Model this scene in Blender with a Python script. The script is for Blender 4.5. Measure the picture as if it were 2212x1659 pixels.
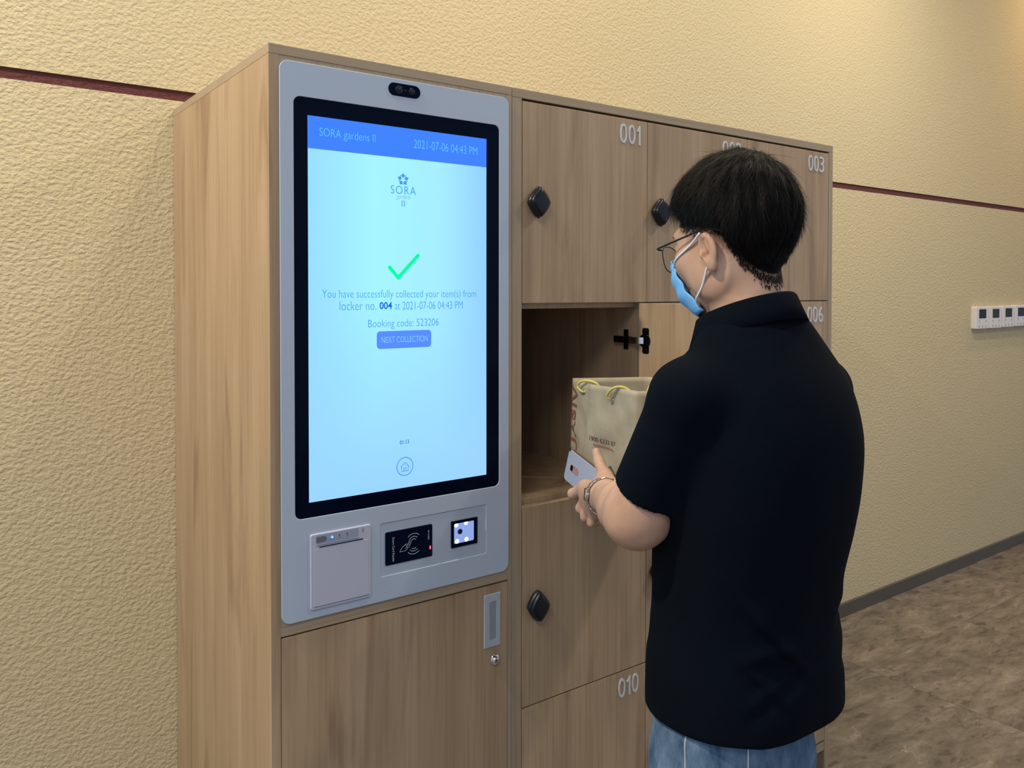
import bpy, bmesh, math, random
import numpy as np
from mathutils import Vector, Matrix
random.seed(7); rng = np.random.default_rng(7)
for o in list(bpy.data.objects): bpy.data.objects.remove(o)
SC = bpy.context.scene
C = SC.collection
PI = math.pi

# ------------------------------------------------------------------ camera
CAM = (-0.5086, -1.4353, 1.4903); YAW = 0.63; PITCH = -0.0184; ROLL = 0.0007; FPX = 1758.99; CV = -167.44
cd = bpy.data.cameras.new('camera'); cam = bpy.data.objects.new('camera', cd); C.objects.link(cam)
cd.sensor_fit = 'HORIZONTAL'; cd.sensor_width = 36.0; cd.lens = FPX / 2212 * 36.0
cd.shift_y = CV / 2212; cd.clip_start = 0.05
_f = Vector((math.sin(YAW) * math.cos(PITCH), math.cos(YAW) * math.cos(PITCH), math.sin(PITCH)))
_r = Vector((math.cos(YAW), -math.sin(YAW), 0)); _u = _r.cross(_f)
_r2 = _r * math.cos(ROLL) + _u * math.sin(ROLL); _u2 = _u * math.cos(ROLL) - _r * math.sin(ROLL)
m = Matrix((_r2, _u2, -_f)).transposed().to_4x4(); m.translation = CAM; cam.matrix_world = m
SC.camera = cam

# ------------------------------------------------------------------ view, world, lights
SC.view_settings.view_transform = 'Standard'; SC.view_settings.look = 'None'
SC.view_settings.gamma = 1.0; SC.view_settings.use_curve_mapping = False
SC.view_settings.exposure = 0.0
w = bpy.data.worlds.new('world'); SC.world = w; w.use_nodes = True
w.node_tree.nodes['Background'].inputs[0].default_value = (0.78, 0.92, 1.17, 1)
w.node_tree.nodes['Background'].inputs[1].default_value = 0.58

def lamp(name, loc, power, col, size=0.14, target=None, spread=180):
    l = bpy.data.lights.new(name, 'AREA'); l.shape = 'DISK'; l.size = size; l.energy = power; l.color = col
    l.spread = math.radians(spread)
    o = bpy.data.objects.new(name, l); C.objects.link(o); o.location = loc
    if target is not None:
        o.rotation_euler = (Vector(target) - Vector(loc)).to_track_quat('-Z', 'Y').to_euler()
    return o
CEIL = 3.7
lamp('downlight', (-1.5, -0.12, CEIL - .02), 96, (1.0, 0.88, 0.70))
lamp('downlight', (1.0, 0.2, CEIL - .02), 15, (1.0, 0.82, 0.58))
lamp('downlight', (2.8, -0.35, CEIL - .02), 34, (1.0, 0.87, 0.66))
lamp('downlight', (.75, -.3, CEIL - .02), 13, (1.0, 0.9, 0.72))
lamp('downlight', (6.3, 0.1, CEIL - .02), 26, (1.0, 0.60, 0.24))
lamp('downlight', (5.1, 0.12, CEIL - .02), 13, (1.0, 0.68, 0.32))
lamp('downlight', (2.8, -1.6, CEIL - .02), 34, (1.0, 0.9, 0.76), .2)
lamp('downlight', (-1.9, -2.3, CEIL - .02), 52, (1.0, 0.97, 0.92), 1.3)  # added soft fill, not a known fixture; lifts the lower cabinet fronts

# ------------------------------------------------------------------ helpers: objects
def tag(o, label=None, cat=None, group=None, kind=None):
    if label: o['label'] = label
    if cat: o['category'] = cat
    if group: o['group'] = group
    if kind: o['kind'] = kind
    return o
def empty(name, loc, label=None, cat=None, group=None):
    o = bpy.data.objects.new(name, None); C.objects.link(o); o.location = loc; o.empty_display_size = .05
    return tag(o, label, cat, group)
def wloc(o):
    v = Vector(o.location)
    while o.parent: o = o.parent; v = v + Vector(o.location)
    return v
def link(name, me, mat=None, parent=None, smooth=False):
    """mesh given in world coordinates; parents here never rotate"""
    o = bpy.data.objects.new(name, me); C.objects.link(o)
    if mat and not me.materials: me.materials.append(mat)
    if smooth:
        me.polygons.foreach_set('use_smooth', [True] * len(me.polygons))
    if parent is not None:
        o.parent = parent; off = wloc(parent); me.transform(Matrix.Translation(-off)); 
    return o
def bmobj(name, bm, mat, parent=None, smooth=False):
    me = bpy.data.meshes.new(name); bm.to_mesh(me); bm.free()
    return link(name, me, mat, parent, smooth)
def pyobj(name, v, f, mat, parent=None, smooth=False):
    me = bpy.data.meshes.new(name); me.from_pydata([tuple(map(float, p)) for p in v], [], f); me.update()
    return link(name, me, mat, parent, smooth)
def addbox(bm, x0, x1, y0, y1, z0, z1, bev=0.0):
    b2 = bmesh.new()
    vs = [b2.verts.new((x, y, z)) for z in (z0, z1) for y in (y0, y1) for x in (x0, x1)]
    for q in ((0, 2, 3, 1), (4, 5, 7, 6), (0, 1, 5, 4), (2, 6, 7, 3), (0, 4, 6, 2), (1, 3, 7, 5)): b2.faces.new([vs[i] for i in q])
    if bev: bmesh.ops.bevel(b2, geom=b2.edges[:], offset=bev, segments=2, affect='EDGES', profile=.5)
    me = bpy.data.meshes.new('t'); b2.to_mesh(me); b2.free(); bm.from_mesh(me); bpy.data.meshes.remove(me)
def box(name, x0, x1, y0, y1, z0, z1, mat, parent=None, bev=0.0):
    bm = bmesh.new(); addbox(bm, x0, x1, y0, y1, z0, z1, bev); return bmobj(name, bm, mat, parent)
def rr(x0, x1, z0, z1, r, n=6):
    """rounded rectangle loop in (x,z); r scalar or 4 radii bl,br,tr,tl"""
    R = [r] * 4 if not isinstance(r, (list, tuple)) else r
    R = [max(a, 1e-5) for a in R]; L = []
    for (cx, cz, a0, q) in ((x0 + R[0], z0 + R[0], PI, R[0]), (x1 - R[1], z0 + R[1], 1.5 * PI, R[1]), (x1 - R[2], z1 - R[2], 0, R[2]), (x0 + R[3], z1 - R[3], .5 * PI, R[3])):
        for i in range(n + 1):
            a = a0 + .5 * PI * i / n; L.append((cx + q * math.cos(a), cz + q * math.sin(a)))
    return L
def loft_loops(bm, loops, cap0=True, cap1=True):
    """list of loops of 3-D points; quads between, optional caps"""
    V = [[bm.verts.new(p) for p in L] for L in loops]
    n = len(V[0])
    for a, b in zip(V, V[1:]):
        for i in range(n):
            j = (i + 1) % n
            bm.faces.new((a[i], a[j], b[j], b[i]))
    if cap0: bm.faces.new(V[0][::-1])
    if cap1: bm.faces.new(V[-1])
def prism(bm, loop, y0, y1, cham=0.0):
    """plate between y0 (back) and y1 (front, smaller y), chamfer by shrinking towards centre"""
    cx = sum(p[0] for p in loop) / len(loop); cz = sum(p[1] for p in loop) / len(loop)
    w = max(p[0] for p in loop) - cx; h = max(p[1] for p in loop) - cz
    s = lambda L, d: [(cx + (p[0] - cx) * (1 - d / w), cz + (p[1] - cz) * (1 - d / h)) for p in L]
    T = lambda L, y: [(p[0], y, p[1]) for p in L]
    L = [T(loop, y0)]
    if cham:
        L.append(T(loop, y1 + cham)); L.append(T(s(loop, cham * .35), y1 + cham * .3)); L.append(T(s(loop, cham), y1))
    else: L.append(T(loop, y1))
    loft_loops(bm, L); bmesh.ops.recalc_face_normals(bm, faces=bm.faces[:])
def ring(bm, outer, inner, y0, y1, cham=0.0):
    n = len(outer); T = lambda L, y: [bm.verts.new((p[0], y, p[1])) for p in L]
    cx = sum(p[0] for p in outer) / n; cz = sum(p[1] for p in outer) / n
    def ins(L, d):
        out = []
        for i, p in enumerate(L):
            q = Vector((p[0] - cx, p[1] - cz)); out.append((p[0] - d * np.sign(q.x), p[1] - d * np.sign(q.y)))
        return out
    S = [T(outer, y0), T(outer, y1 + cham)]
    if cham: S.append(T(ins(outer, cham), y1))
    S += [T(inner, y1), T(inner, y0)]
    S.append(S[0])
    for a, b in zip(S, S[1:]):
        for i in range(n):
            j = (i + 1) % n; bm.faces.new((a[i], a[j], b[j], b[i]))
    bmesh.ops.recalc_face_normals(bm, faces=bm.faces[:])
def plate(name, loop, y0, y1, mat, parent, cham=0.0):
    bm = bmesh.new(); prism(bm, loop, y0, y1, cham); return bmobj(name, bm, mat, parent)
def addtube(bm, pts, r, n=8, closed=False, sx=1.0):
    P = [Vector(p) for p in pts]; R = r if isinstance(r, (list, tuple)) else [r] * len(P)
    loops = []; N = len(P); up = None
    for i in range(N):
        if closed: t = (P[(i + 1) % N] - P[i - 1]).normalized()
        else: t = (P[min(i + 1, N - 1)] - P[max(i - 1, 0)]).normalized()
        if up is None:
            up = t.cross(Vector((0.31, .22, .93))).normalized()
        up = (up - t * up.dot(t)).normalized(); b = t.cross(up)
        loops.append([P[i] + up * (math.cos(2 * PI * k / n) * R[i]) + b * (math.sin(2 * PI * k / n) * R[i] * sx) for k in range(n)])
    V = [[bm.verts.new(p) for p in L] for L in loops]
    rngi = range(N) if closed else range(N - 1)
    for i in rngi:
        a, b2 = V[i], V[(i + 1) % N]
        for k in range(n):
            j = (k + 1) % n; bm.faces.new((a[k], a[j], b2[j], b2[k]))
    if not closed: bm.faces.new(V[0][::-1]); bm.faces.new(V[-1])
def smoothpts(pts, n=8):
    P = [Vector(p) for p in pts]; P = [P[0] * 2 - P[1]] + P + [P[-1] * 2 - P[-2]]; out = []
    for i in range(1, len(P) - 2):
        for k in range(n):
            t = k / n; a, b, c, d = P[i - 1:i + 3]
            out.append(.5 * ((2 * b) + (c - a) * t + (2 * a - 5 * b + 4 * c - d) * t * t + (3 * b - a - 3 * c + d) * t ** 3))
    out.append(P[-2]); return out
def tube(name, pts, r, mat, parent=None, n=8, closed=False, sx=1.0):
    bm = bmesh.new(); addtube(bm, pts, r, n, closed, sx); bmesh.ops.recalc_face_normals(bm, faces=bm.faces[:]); return bmobj(name, bm, mat, parent, True)
def sphere(bm, c, r, u=12, v=8, sc=(1, 1, 1)):
    bmesh.ops.create_uvsphere(bm, u_segments=u, v_segments=v, radius=1, matrix=Matrix.Translation(c) @ Matrix.Diagonal((r * sc[0], r * sc[1], r * sc[2], 1)))
def strokes2d(bm, lines, wd, y, conv, closed=False):
    """flat print: poly-lines of width wd laid on the plane y"""
    for L in lines:
        L = [Vector(p) for p in L]; N = len(L); vs = []
        for i in range(N):
            a = L[i - 1] if (i > 0 or closed) else L[i]; b = L[(i + 1) % N] if (i < N - 1 or closed) else L[i]
            t = (b - a).normalized(); nn = Vector((-t.y, t.x))
            vs.append((bm.verts.new(conv(*(L[i] + nn * wd / 2), y)), bm.verts.new(conv(*(L[i] - nn * wd / 2), y))))
        for i in range(N if closed else N - 1):
            a, b = vs[i], vs[(i + 1) % N]; bm.faces.new((a[0], a[1], b[1], b[0]))
XZ = lambda x, z, y: (x, y, z)
def text_verts(s, extrude=0.0, offset=0.0, shear=0.0, spacing=1.0, res=4):
    cu = bpy.data.curves.new('txt', 'FONT'); cu.body = s; cu.extrude = extrude; cu.offset = offset; cu.shear = shear
    cu.space_character = spacing; cu.resolution_u = res
    o = bpy.data.objects.new('txt', cu); C.objects.link(o)
    dg = bpy.context.evaluated_depsgraph_get(); dg.update()
    me = bpy.data.meshes.new_from_object(o.evaluated_get(dg)); bpy.data.objects.remove(o); bpy.data.curves.remove(cu)
    return me
def text(name, s, x0, x1, z0, z1, y, mat, parent, extrude=0.0, offset=0.0, shear=0.0, spacing=1.0, rot=None, conv=None):
    """fit the string to the box x0..x1, z0..z1 on plane y (front towards -y); rot=-90 reads downwards"""
    me = text_verts(s, 0.0 if not extrude else 1.0, offset, shear, spacing)
    n = len(me.vertices); co = np.empty(n * 3); me.vertices.foreach_get('co', co); co = co.reshape(-1, 3)
    if rot == -90: co[:, :2] = np.stack([co[:, 1], -co[:, 0]], 1)
    if rot == 90: co[:, :2] = np.stack([-co[:, 1], co[:, 0]], 1)
    mn = co[:, :2].min(0); mx = co[:, :2].max(0); k = (co[:, :2] - mn) / np.maximum(mx - mn, 1e-9)
    e = co[:, 2] * extrude if extrude else co[:, 2] * 0
    out = np.stack([x0 + k[:, 0] * (x1 - x0), y - e, z0 + k[:, 1] * (z1 - z0)], 1)
    if conv is not None: out = np.array([conv(*p) for p in out])
    me.vertices.foreach_set('co', out.ravel()); me.update()
    return link(name, me, mat, parent)

# ------------------------------------------------------------------ helpers: materials
def new_mat(name):
    mt = bpy.data.materials.new(name); mt.use_nodes = True
    return mt, mt.node_tree.nodes, mt.node_tree.links, mt.node_tree.nodes['Principled BSDF']
def srgb(r, g, b):
    f = lambda c: (c / 255 / 12.92) if c / 255 <= .04045 else ((c / 255 + .055) / 1.055) ** 2.4
    return (f(r), f(g), f(b), 1)
def plain(name, col, rough=.5, metal=0.0, spec=.5, noise=0.0, scale=40, bump=0.0, coat=0.0, sheen=0.0):
    mt, N, L, B = new_mat(name)
    B.inputs['Base Color'].default_value = col; B.inputs['Roughness'].default_value = rough; B.inputs['Metallic'].default_value = metal
    B.inputs['Specular IOR Level'].default_value = spec; B.inputs['Coat Weight'].default_value = coat
    if sheen: B.inputs['Sheen Weight'].default_value = sheen
    tc = N.new('ShaderNodeTexCoord'); nz = N.new('ShaderNodeTexNoise'); nz.inputs['Scale'].default_value = scale; nz.inputs['Detail'].default_value = 4
    L.new(tc.outputs['Object'], nz.inputs['Vector'])
    mx = N.new('ShaderNodeMix'); mx.data_type = 'RGBA'; mx.inputs[6].default_value = [c * (1 - noise) for c in col[:3]] + [1]
    mx.inputs[7].default_value = [min(1, c * (1 + noise)) for c in col[:3]] + [1]
    L.new(nz.outputs['Fac'], mx.inputs[0]); L.new(mx.outputs[2], B.inputs['Base Color'])
    if bump:
        bp = N.new('ShaderNodeBump'); bp.inputs['Strength'].default_value = 1; bp.inputs['Distance'].default_value = bump
        L.new(nz.outputs['Fac'], bp.inputs['Height']); L.new(bp.outputs['Normal'], B.inputs['Normal'])
    return mt
def emit(name, col, s=1.0):
    mt, N, L, B = new_mat(name); B.inputs['Base Color'].default_value = (0, 0, 0, 1); B.inputs['Emission Color'].default_value = col
    B.inputs['Emission Strength'].default_value = s; B.inputs['Roughness'].default_value = .3; B.inputs['Specular IOR Level'].default_value = .2
    return mt
def wood(name, dark, mid, light, horiz=False, streak=1.0):
    mt, N, L, B = new_mat(name); B.inputs['Roughness'].default_value = .48; B.inputs['Specular IOR Level'].default_value = .35
    tc = N.new('ShaderNodeTexCoord'); oi = N.new('ShaderNodeObjectInfo')
    ml = N.new('ShaderNodeMath'); ml.operation = 'MULTIPLY'; ml.inputs[1].default_value = 37.0; L.new(oi.outputs['Random'], ml.inputs[0])
    cb = N.new('ShaderNodeCombineXYZ'); [L.new(ml.outputs[0], cb.inputs[i]) for i in range(3)]
    ad = N.new('ShaderNodeVectorMath'); L.new(tc.outputs['Object'], ad.inputs[0]); L.new(cb.outputs[0], ad.inputs[1])
    def noise(sx, sz, sc, det, dist=0.0):
        mp = N.new('ShaderNodeMapping'); mp.inputs['Scale'].default_value = (sz, sx, sx) if horiz else (sx, sx, sz); L.new(ad.outputs[0], mp.inputs[0])
        nz = N.new('ShaderNodeTexNoise'); nz.inputs['Scale'].default_value = sc; nz.inputs['Detail'].default_value = det; nz.inputs['Distortion'].default_value = dist
        L.new(mp.outputs[0], nz.inputs['Vector']); return nz
    broad = noise(1, .07, 17, 3, .25); fine = noise(1, .018, 170, 3, .1); fig = noise(1, .13, 11.0, 3, 1.0)
    r1 = N.new('ShaderNodeValToRGB'); r1.color_ramp.elements[0].position = .33; r1.color_ramp.elements[0].color = dark
    r1.color_ramp.elements[1].position = .68; r1.color_ramp.elements[1].color = light
    e = r1.color_ramp.elements.new(.5); e.color = mid
    L.new(broad.outputs['Fac'], r1.inputs[0])
    def overlay(prev, nz, lo, hi, amt, c):
        mr = N.new('ShaderNodeMapRange'); mr.inputs[1].default_value = lo; mr.inputs[2].default_value = hi; mr.inputs[4].default_value = amt
        L.new(nz.outputs['Fac'], mr.inputs[0])
        mx = N.new('ShaderNodeMix'); mx.data_type = 'RGBA'; mx.blend_type = 'MULTIPLY'; L.new(mr.outputs[0], mx.inputs[0]); L.new(prev, mx.inputs[6]); mx.inputs[7].default_value = c
        return mx.outputs[2]
    c = overlay(r1.outputs[0], fine, .48, .68, .52, (.74, .69, .65, 1))
    c = overlay(c, fig, .56, .74, .72 * streak, (.58, .51, .47, 1))
    L.new(c, B.inputs['Base Color'])
    bp = N.new('ShaderNodeBump'); bp.inputs['Distance'].default_value = .0002; bp.inputs['Strength'].default_value = .4
    L.new(fine.outputs['Fac'], bp.inputs['Height']); L.new(bp.outputs[0], B.inputs['Normal'])
    return mt
W_D, W_M, W_L = (.375, .268, .168, 1), (.42, .305, .195, 1), (.465, .343, .226, 1)
M_wood = wood('oak_laminate', W_D, W_M, W_L)
M_edge = wood('oak_edge_band', (.36, .285, .20, 1), (.38, .30, .21, 1), (.40, .315, .225, 1), streak=.15)
M_edgeh = wood('oak_edge_band_horizontal', (.36, .285, .20, 1), (.38, .30, .21, 1), (.40, .315, .225, 1), horiz=True, streak=.15)
M_wooddark = wood('oak_laminate_shaded', (.26, .16, .095, 1), (.31, .195, .115, 1), (.36, .23, .14, 1))  # same oak laminate, darkened: the cavity's shade is put into the colour
def stucco(name, c1, c2):
    mt, N, L, B = new_mat(name); B.inputs['Roughness'].default_value = .85; B.inputs['Specular IOR Level'].default_value = .2
    tc = N.new('ShaderNodeTexCoord'); mp = N.new('ShaderNodeMapping'); mp.inputs['Scale'].default_value = (.84, 1, 1.06); L.new(tc.outputs['Object'], mp.inputs[0])
    def nz(s, d, dist=0):
        n = N.new('ShaderNodeTexNoise'); n.inputs['Scale'].default_value = s; n.inputs['Detail'].default_value = d; n.inputs['Distortion'].default_value = dist; L.new(mp.outputs[0], n.inputs['Vector']); return n
    a = nz(112, 2.2, 0); b = nz(260, 1); g = nz(1.3, 2)
    mr = N.new('ShaderNodeMapRange'); mr.interpolation_type = 'SMOOTHSTEP'; mr.inputs[1].default_value = .26; mr.inputs[2].default_value = .76; L.new(a.outputs['Fac'], mr.inputs[0])
    ma = N.new('ShaderNodeMath'); ma.operation = 'MULTIPLY_ADD'; ma.inputs[1].default_value = .35; L.new(b.outputs['Fac'], ma.inputs[0]); L.new(mr.outputs[0], ma.inputs[2])
    bp = N.new('ShaderNodeBump'); bp.inputs['Distance'].default_value = .0019; bp.inputs['Strength'].default_value = .7; L.new(ma.outputs[0], bp.inputs['Height']); L.new(bp.outputs[0], B.inputs['Normal'])
    mx = N.new('ShaderNodeMix'); mx.data_type = 'RGBA'; mx.inputs[6].default_value = c1; mx.inputs[7].default_value = c2; L.new(g.outputs['Fac'], mx.inputs[0]); L.new(mx.outputs[2], B.inputs['Base Color'])
    return mt
M_wall = stucco('yellow_stucco', (.555, .475, .30, 1), (.595, .515, .335, 1))
M_groove = stucco('maroon_stucco', (.105, .036, .036, 1), (.125, .043, .043, 1))
def marble(name):
    mt, N, L, B = new_mat(name); B.inputs['Roughness'].default_value = .3; B.inputs['Specular IOR Level'].default_value = .35
    tc = N.new('ShaderNodeTexCoord'); oi = N.new('ShaderNodeObjectInfo')
    ml = N.new('ShaderNodeMath'); ml.operation = 'MULTIPLY'; ml.inputs[1].default_value = 53.0; L.new(oi.outputs['Random'], ml.inputs[0])
    cb = N.new('ShaderNodeCombineXYZ'); [L.new(ml.outputs[0], cb.inputs[i]) for i in range(3)]
    ad = N.new('ShaderNodeVectorMath'); L.new(tc.outputs['Object'], ad.inputs[0]); L.new(cb.outputs[0], ad.inputs[1])
    mp = N.new('ShaderNodeMapping'); mp.inputs['Rotation'].default_value = (0, 0, .9); mp.inputs['Scale'].default_value = (1, 2.6, 1); L.new(ad.outputs[0], mp.inputs[0])
    def nz(s, d, dist=0, rough=.5):
        n = N.new('ShaderNodeTexNoise'); n.inputs['Scale'].default_value = s; n.inputs['Detail'].default_value = d; n.inputs['Distortion'].default_value = dist; n.inputs['Roughness'].default_value = rough; L.new(mp.outputs[0], n.inputs['Vector']); return n
    a = nz(6.0, 9, .35, .72); r = N.new('ShaderNodeValToRGB'); L.new(a.outputs['Fac'], r.inputs[0])
    r.color_ramp.elements[0].position = .30; r.color_ramp.elements[0].color = (.088, .071, .058, 1)
    r.color_ramp.elements[1].position = .70; r.color_ramp.elements[1].color = (.285, .25, .215, 1)
    e = r.color_ramp.elements.new(.47); e.color = (.16, .136, .114, 1)
    e = r.color_ramp.elements.new(.56); e.color = (.205, .176, .15, 1)
    sp = nz(13, 5, .3); mr2 = N.new('ShaderNodeMapRange'); mr2.inputs[1].default_value = .58; mr2.inputs[2].default_value = .66; mr2.inputs[4].default_value = .6; L.new(sp.outputs['Fac'], mr2.inputs[0])
    mxs = N.new('ShaderNodeMix'); mxs.data_type = 'RGBA'; L.new(mr2.outputs[0], mxs.inputs[0]); L.new(r.outputs[0], mxs.inputs[6]); mxs.inputs[7].default_value = (.065, .047, .034, 1)
    vo = N.new('ShaderNodeTexVoronoi'); vo.feature = 'DISTANCE_TO_EDGE'; vo.inputs['Scale'].default_value = 3.3
    ds = nz(4, 5); va = N.new('ShaderNodeVectorMath'); va.operation = 'MULTIPLY_ADD'; va.inputs[1].default_value = (.35, .35, .35); L.new(ds.outputs['Color'], va.inputs[0]); L.new(mp.outputs[0], va.inputs[2]); L.new(va.outputs[0], vo.inputs['Vector'])
    mr = N.new('ShaderNodeMapRange'); mr.inputs[1].default_value = .0; mr.inputs[2].default_value = .012; mr.inputs[3].default_value = 1; mr.inputs[4].default_value = 0; L.new(vo.outputs['Distance'], mr.inputs[0])
    br = nz(6, 2); mb = N.new('ShaderNodeMapRange'); mb.inputs[1].default_value = .47; mb.inputs[2].default_value = .62; mb.inputs[4].default_value = .5; L.new(br.outputs['Fac'], mb.inputs[0])
    mu = N.new('ShaderNodeMath'); mu.operation = 'MULTIPLY'; L.new(mr.outputs[0], mu.inputs[0]); L.new(mb.outputs[0], mu.inputs[1])
    mx = N.new('ShaderNodeMix'); mx.data_type = 'RGBA'; L.new(mu.outputs[0], mx.inputs[0]); L.new(mxs.outputs[2], mx.inputs[6]); mx.inputs[7].default_value = (.52, .45, .37, 1)
    L.new(mx.outputs[2], B.inputs['Base Color'])
    return mt
M_marble = marble('brown_marble')
M_grout = plain('grout', (.30, .27, .24, 1), .8)
M_base = plain('dark_skirting', (.085, .078, .068, 1), .42, noise=.12, scale=6)
M_ceil = plain('ceiling_paint', (.55, .52, .46, 1), .9)
M_white = plain('white_powder_coat', (.43, .52, .66, 1), .42, noise=.02, scale=5)
M_printer = plain('printer_plastic', (.47, .50, .64, 1), .45, noise=.02)
M_printgrey = plain('printer_grey_strip', (.30, .35, .48, 1), .45)
M_darkgrey = plain('grey_print', (.12, .15, .20, 1), .5)
M_black = plain('black_glass', (.0010, .0038, .016, 1), .14, spec=.06)
M_blackpl = plain('black_plastic', (.008, .010, .014, 1), .32, spec=.5, noise=.2)
M_card = plain('navy_card_face', (.002, .0045, .018, 1), .3, spec=.12)
M_printw = plain('pale_print', (.45, .55, .68, 1), .5)
M_slot = plain('slot_dark', (.006, .008, .012, 1), .6)
M_alu = plain('brushed_aluminium', (.50, .58, .68, 1), .42, metal=.5, noise=.06, scale=90)
M_chrome = plain('chrome', (.72, .74, .77, 1), .13, metal=1.0)
M_nickel = plain('dark_nickel', (.075, .08, .09, 1), .22, metal=1.0)
M_num = plain('silver_number', (.62, .66, .74, 1), .4, metal=.15)
M_knob = plain('black_knob', (.004, .007, .013, 1), .34, spec=.35, noise=.15, scale=200)
def screenmat():
    mt, N, L, B = new_mat('screen_glow'); B.inputs['Base Color'].default_value = (0, 0, 0, 1); B.inputs['Roughness'].default_value = .25; B.inputs['Specular IOR Level'].default_value = .2
    tc = N.new('ShaderNodeTexCoord'); sp = N.new('ShaderNodeSeparateXYZ'); L.new(tc.outputs['Generated'], sp.inputs[0])
    r = N.new('ShaderNodeValToRGB'); L.new(sp.outputs[0], r.inputs[0])
    r.color_ramp.elements[0].color = srgb(152, 222, 255); r.color_ramp.elements[1].color = srgb(146, 208, 255)
    e = r.color_ramp.elements.new(.35); e.color = srgb(166, 246, 255); e = r.color_ramp.elements.new(.7); e.color = srgb(166, 238, 255)
    mx = N.new('ShaderNodeMix'); mx.data_type = 'RGBA'; mr = N.new('ShaderNodeMapRange'); mr.inputs[1].default_value = .55; mr.inputs[2].default_value = 0; L.new(sp.outputs[2], mr.inputs[0])
    L.new(mr.outputs[0], mx.inputs[0]); L.new(r.outputs[0], mx.inputs[6]); mx.inputs[7].default_value = srgb(156, 214, 255)
    L.new(mx.outputs[2], B.inputs['Emission Color']); B.inputs['Emission Strength'].default_value = 1.0
    return mt
M_screen = screenmat()
M_bar = emit('screen_blue_bar', srgb(62, 130, 255)); M_btn = emit('screen_button', srgb(88, 142, 255)); M_ink = emit('screen_ink', srgb(52, 152, 240)); M_inkd = emit('screen_ink_dark', srgb(20, 105, 225))
M_pale = emit('screen_pale_ink', srgb(98, 200, 255)); M_green = emit('screen_green', srgb(0, 255, 170)); M_icon = emit('screen_icon', srgb(62, 128, 250)); M_btntxt = emit('screen_button_ink', srgb(130, 210, 255))
M_logo = emit('screen_logo', srgb(74, 150, 240))
M_led_b = emit('blue_led', (.03, .35, 1, 1), 1.6); M_led_c = emit('led_core', (.35, .85, 1, 1), 2.0); M_led_r = emit('red_led', (1, .12, .16, 1), 1.3); M_led_w = emit('white_led', (.85, .93, 1, 1), 2.2); M_qrglow = emit('scanner_glow', (.33, .46, .95, 1), .85)

# ------------------------------------------------------------------ the setting
D = .6722
bm = bmesh.new(); addbox(bm, -4, 9, D, D + .15, 0, 1.9575); addbox(bm, -4, 9, D, D + .15, 1.9835, CEIL)
addbox(bm, -4, 9, D + .0062, D + .15, 1.9575, 1.9835)
tag(bmobj('wall_back', bm, M_wall), kind='structure')
tag(box('trim_1', -4, 9, D + .0045, D + .0061, 1.9575, 1.9835, M_groove), kind='structure')
tag(box('baseboard_back', 1.76, 9, D - .012, D - .0004, .0, .062, M_base, bev=.002), kind='structure')
floor = box('floor', -4, 9, -6, D, -.05, -.0028, M_grout); tag(floor, kind='structure')
tag(box('ceiling', -4, 9, -6, D + .15, CEIL, CEIL + .1, M_ceil), kind='structure')
TP = .8025; JX = 2.505; JY = .3135
tile_me = None
bmt = bmesh.new(); addbox(bmt, .0006, TP - .0006, .0006, TP - .0006, -.012, 0, .0006); tile_me = bpy.data.meshes.new('tile'); bmt.to_mesh(tile_me); bmt.free(); tile_me.materials.append(M_marble)
for j in range(-7, 1):
    for i in range(-7, 8):
        x = JX + i * TP; y = JY + j * TP
        if j == 0:
            b2 = bmesh.new(); addbox(b2, .0006, TP - .0006, .0006, D - JY - .0006, -.012, 0, .0006); me = bpy.data.meshes.new('tile'); b2.to_mesh(me); b2.free(); me.materials.append(M_marble)
        else: me = tile_me
        t = bpy.data.objects.new('tile', me); C.objects.link(t); t.location = (x, y, 0); t.parent = floor

# ------------------------------------------------------------------ kiosk cabinet
W1 = .5377; ZT = 1.934; ZD = 1.913
kc = empty('kiosk_cabinet', (W1 / 2, D / 2, 0), 'tall oak cabinet housing the touchscreen terminal, left of the locker bank', 'cabinet')
box('side_panel', 0, .018, 0, D - .002, 0, ZT - .018, M_wood, kc, .0006)
box('front_panel', .0181, W1 - .0106, .0006, .012, .9002, ZT - .0181, M_edge, kc)
box('side_panel', W1 - .0105, W1 - .0006, 0, D - .002, 0, ZT - .018, M_edge, kc, .0004)
box('top_panel', 0, W1 - .0006, 0, D - .002, ZT - .0176, ZT, M_edgeh, kc, .0006)
box('back_panel', .018, W1 - .0105, D - .012, D - .002, .06, ZT - .018, M_wood, kc)
box('rail', .0181, W1 - .0106, .0005, .02, .8605, .9, M_edgeh, kc)
box('shelf', .0181, W1 - .0106, .03, D - .012, .862, .88, M_wood, kc)
box('kick_board', .0181, W1 - .0106, .04, .056, 0, .085, M_wood, kc)
dr = box('door', .0192, W1 - .0115, 0.0, .018, .09, .857, M_wood, kc, .0007)
bm = bmesh.new(); ring(bm, rr(.4637, .506, .7238, .8385, .0012), rr(.4762, .4952, .7392, .8225, .002), .0, -.0025, .0008)
hd = bmobj('handle', bm, M_alu, dr)
bm = bmesh.new(); addbox(bm, .4762, .4952, -.0012, -.0003, .7392, .8225); addbox(bm, .4762, .4862, -.0022, -.0013, .7392, .8225, .0003); 
bmobj('handle_recess', bm, plain('aluminium_recess', (.34, .40, .47, 1), .45, metal=.5), dr)
bm = bmesh.new()
def cyl(bm, cx, cz, prof, n=20):
    L = [[(cx + r * math.cos(2 * PI * k / n), y, cz + r * math.sin(2 * PI * k / n)) for k in range(n)] for (y, r) in prof]
    loft_loops(bm, L); bmesh.ops.recalc_face_normals(bm, faces=bm.faces[:])
cyl(bm, .4914, .6945, [(0, .0118), (-.003, .0118), (-.0045, .010), (-.0045, .0075), (-.009, .007), (-.010, .005)])
bmobj('lock', bm, M_chrome, dr, True)
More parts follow.
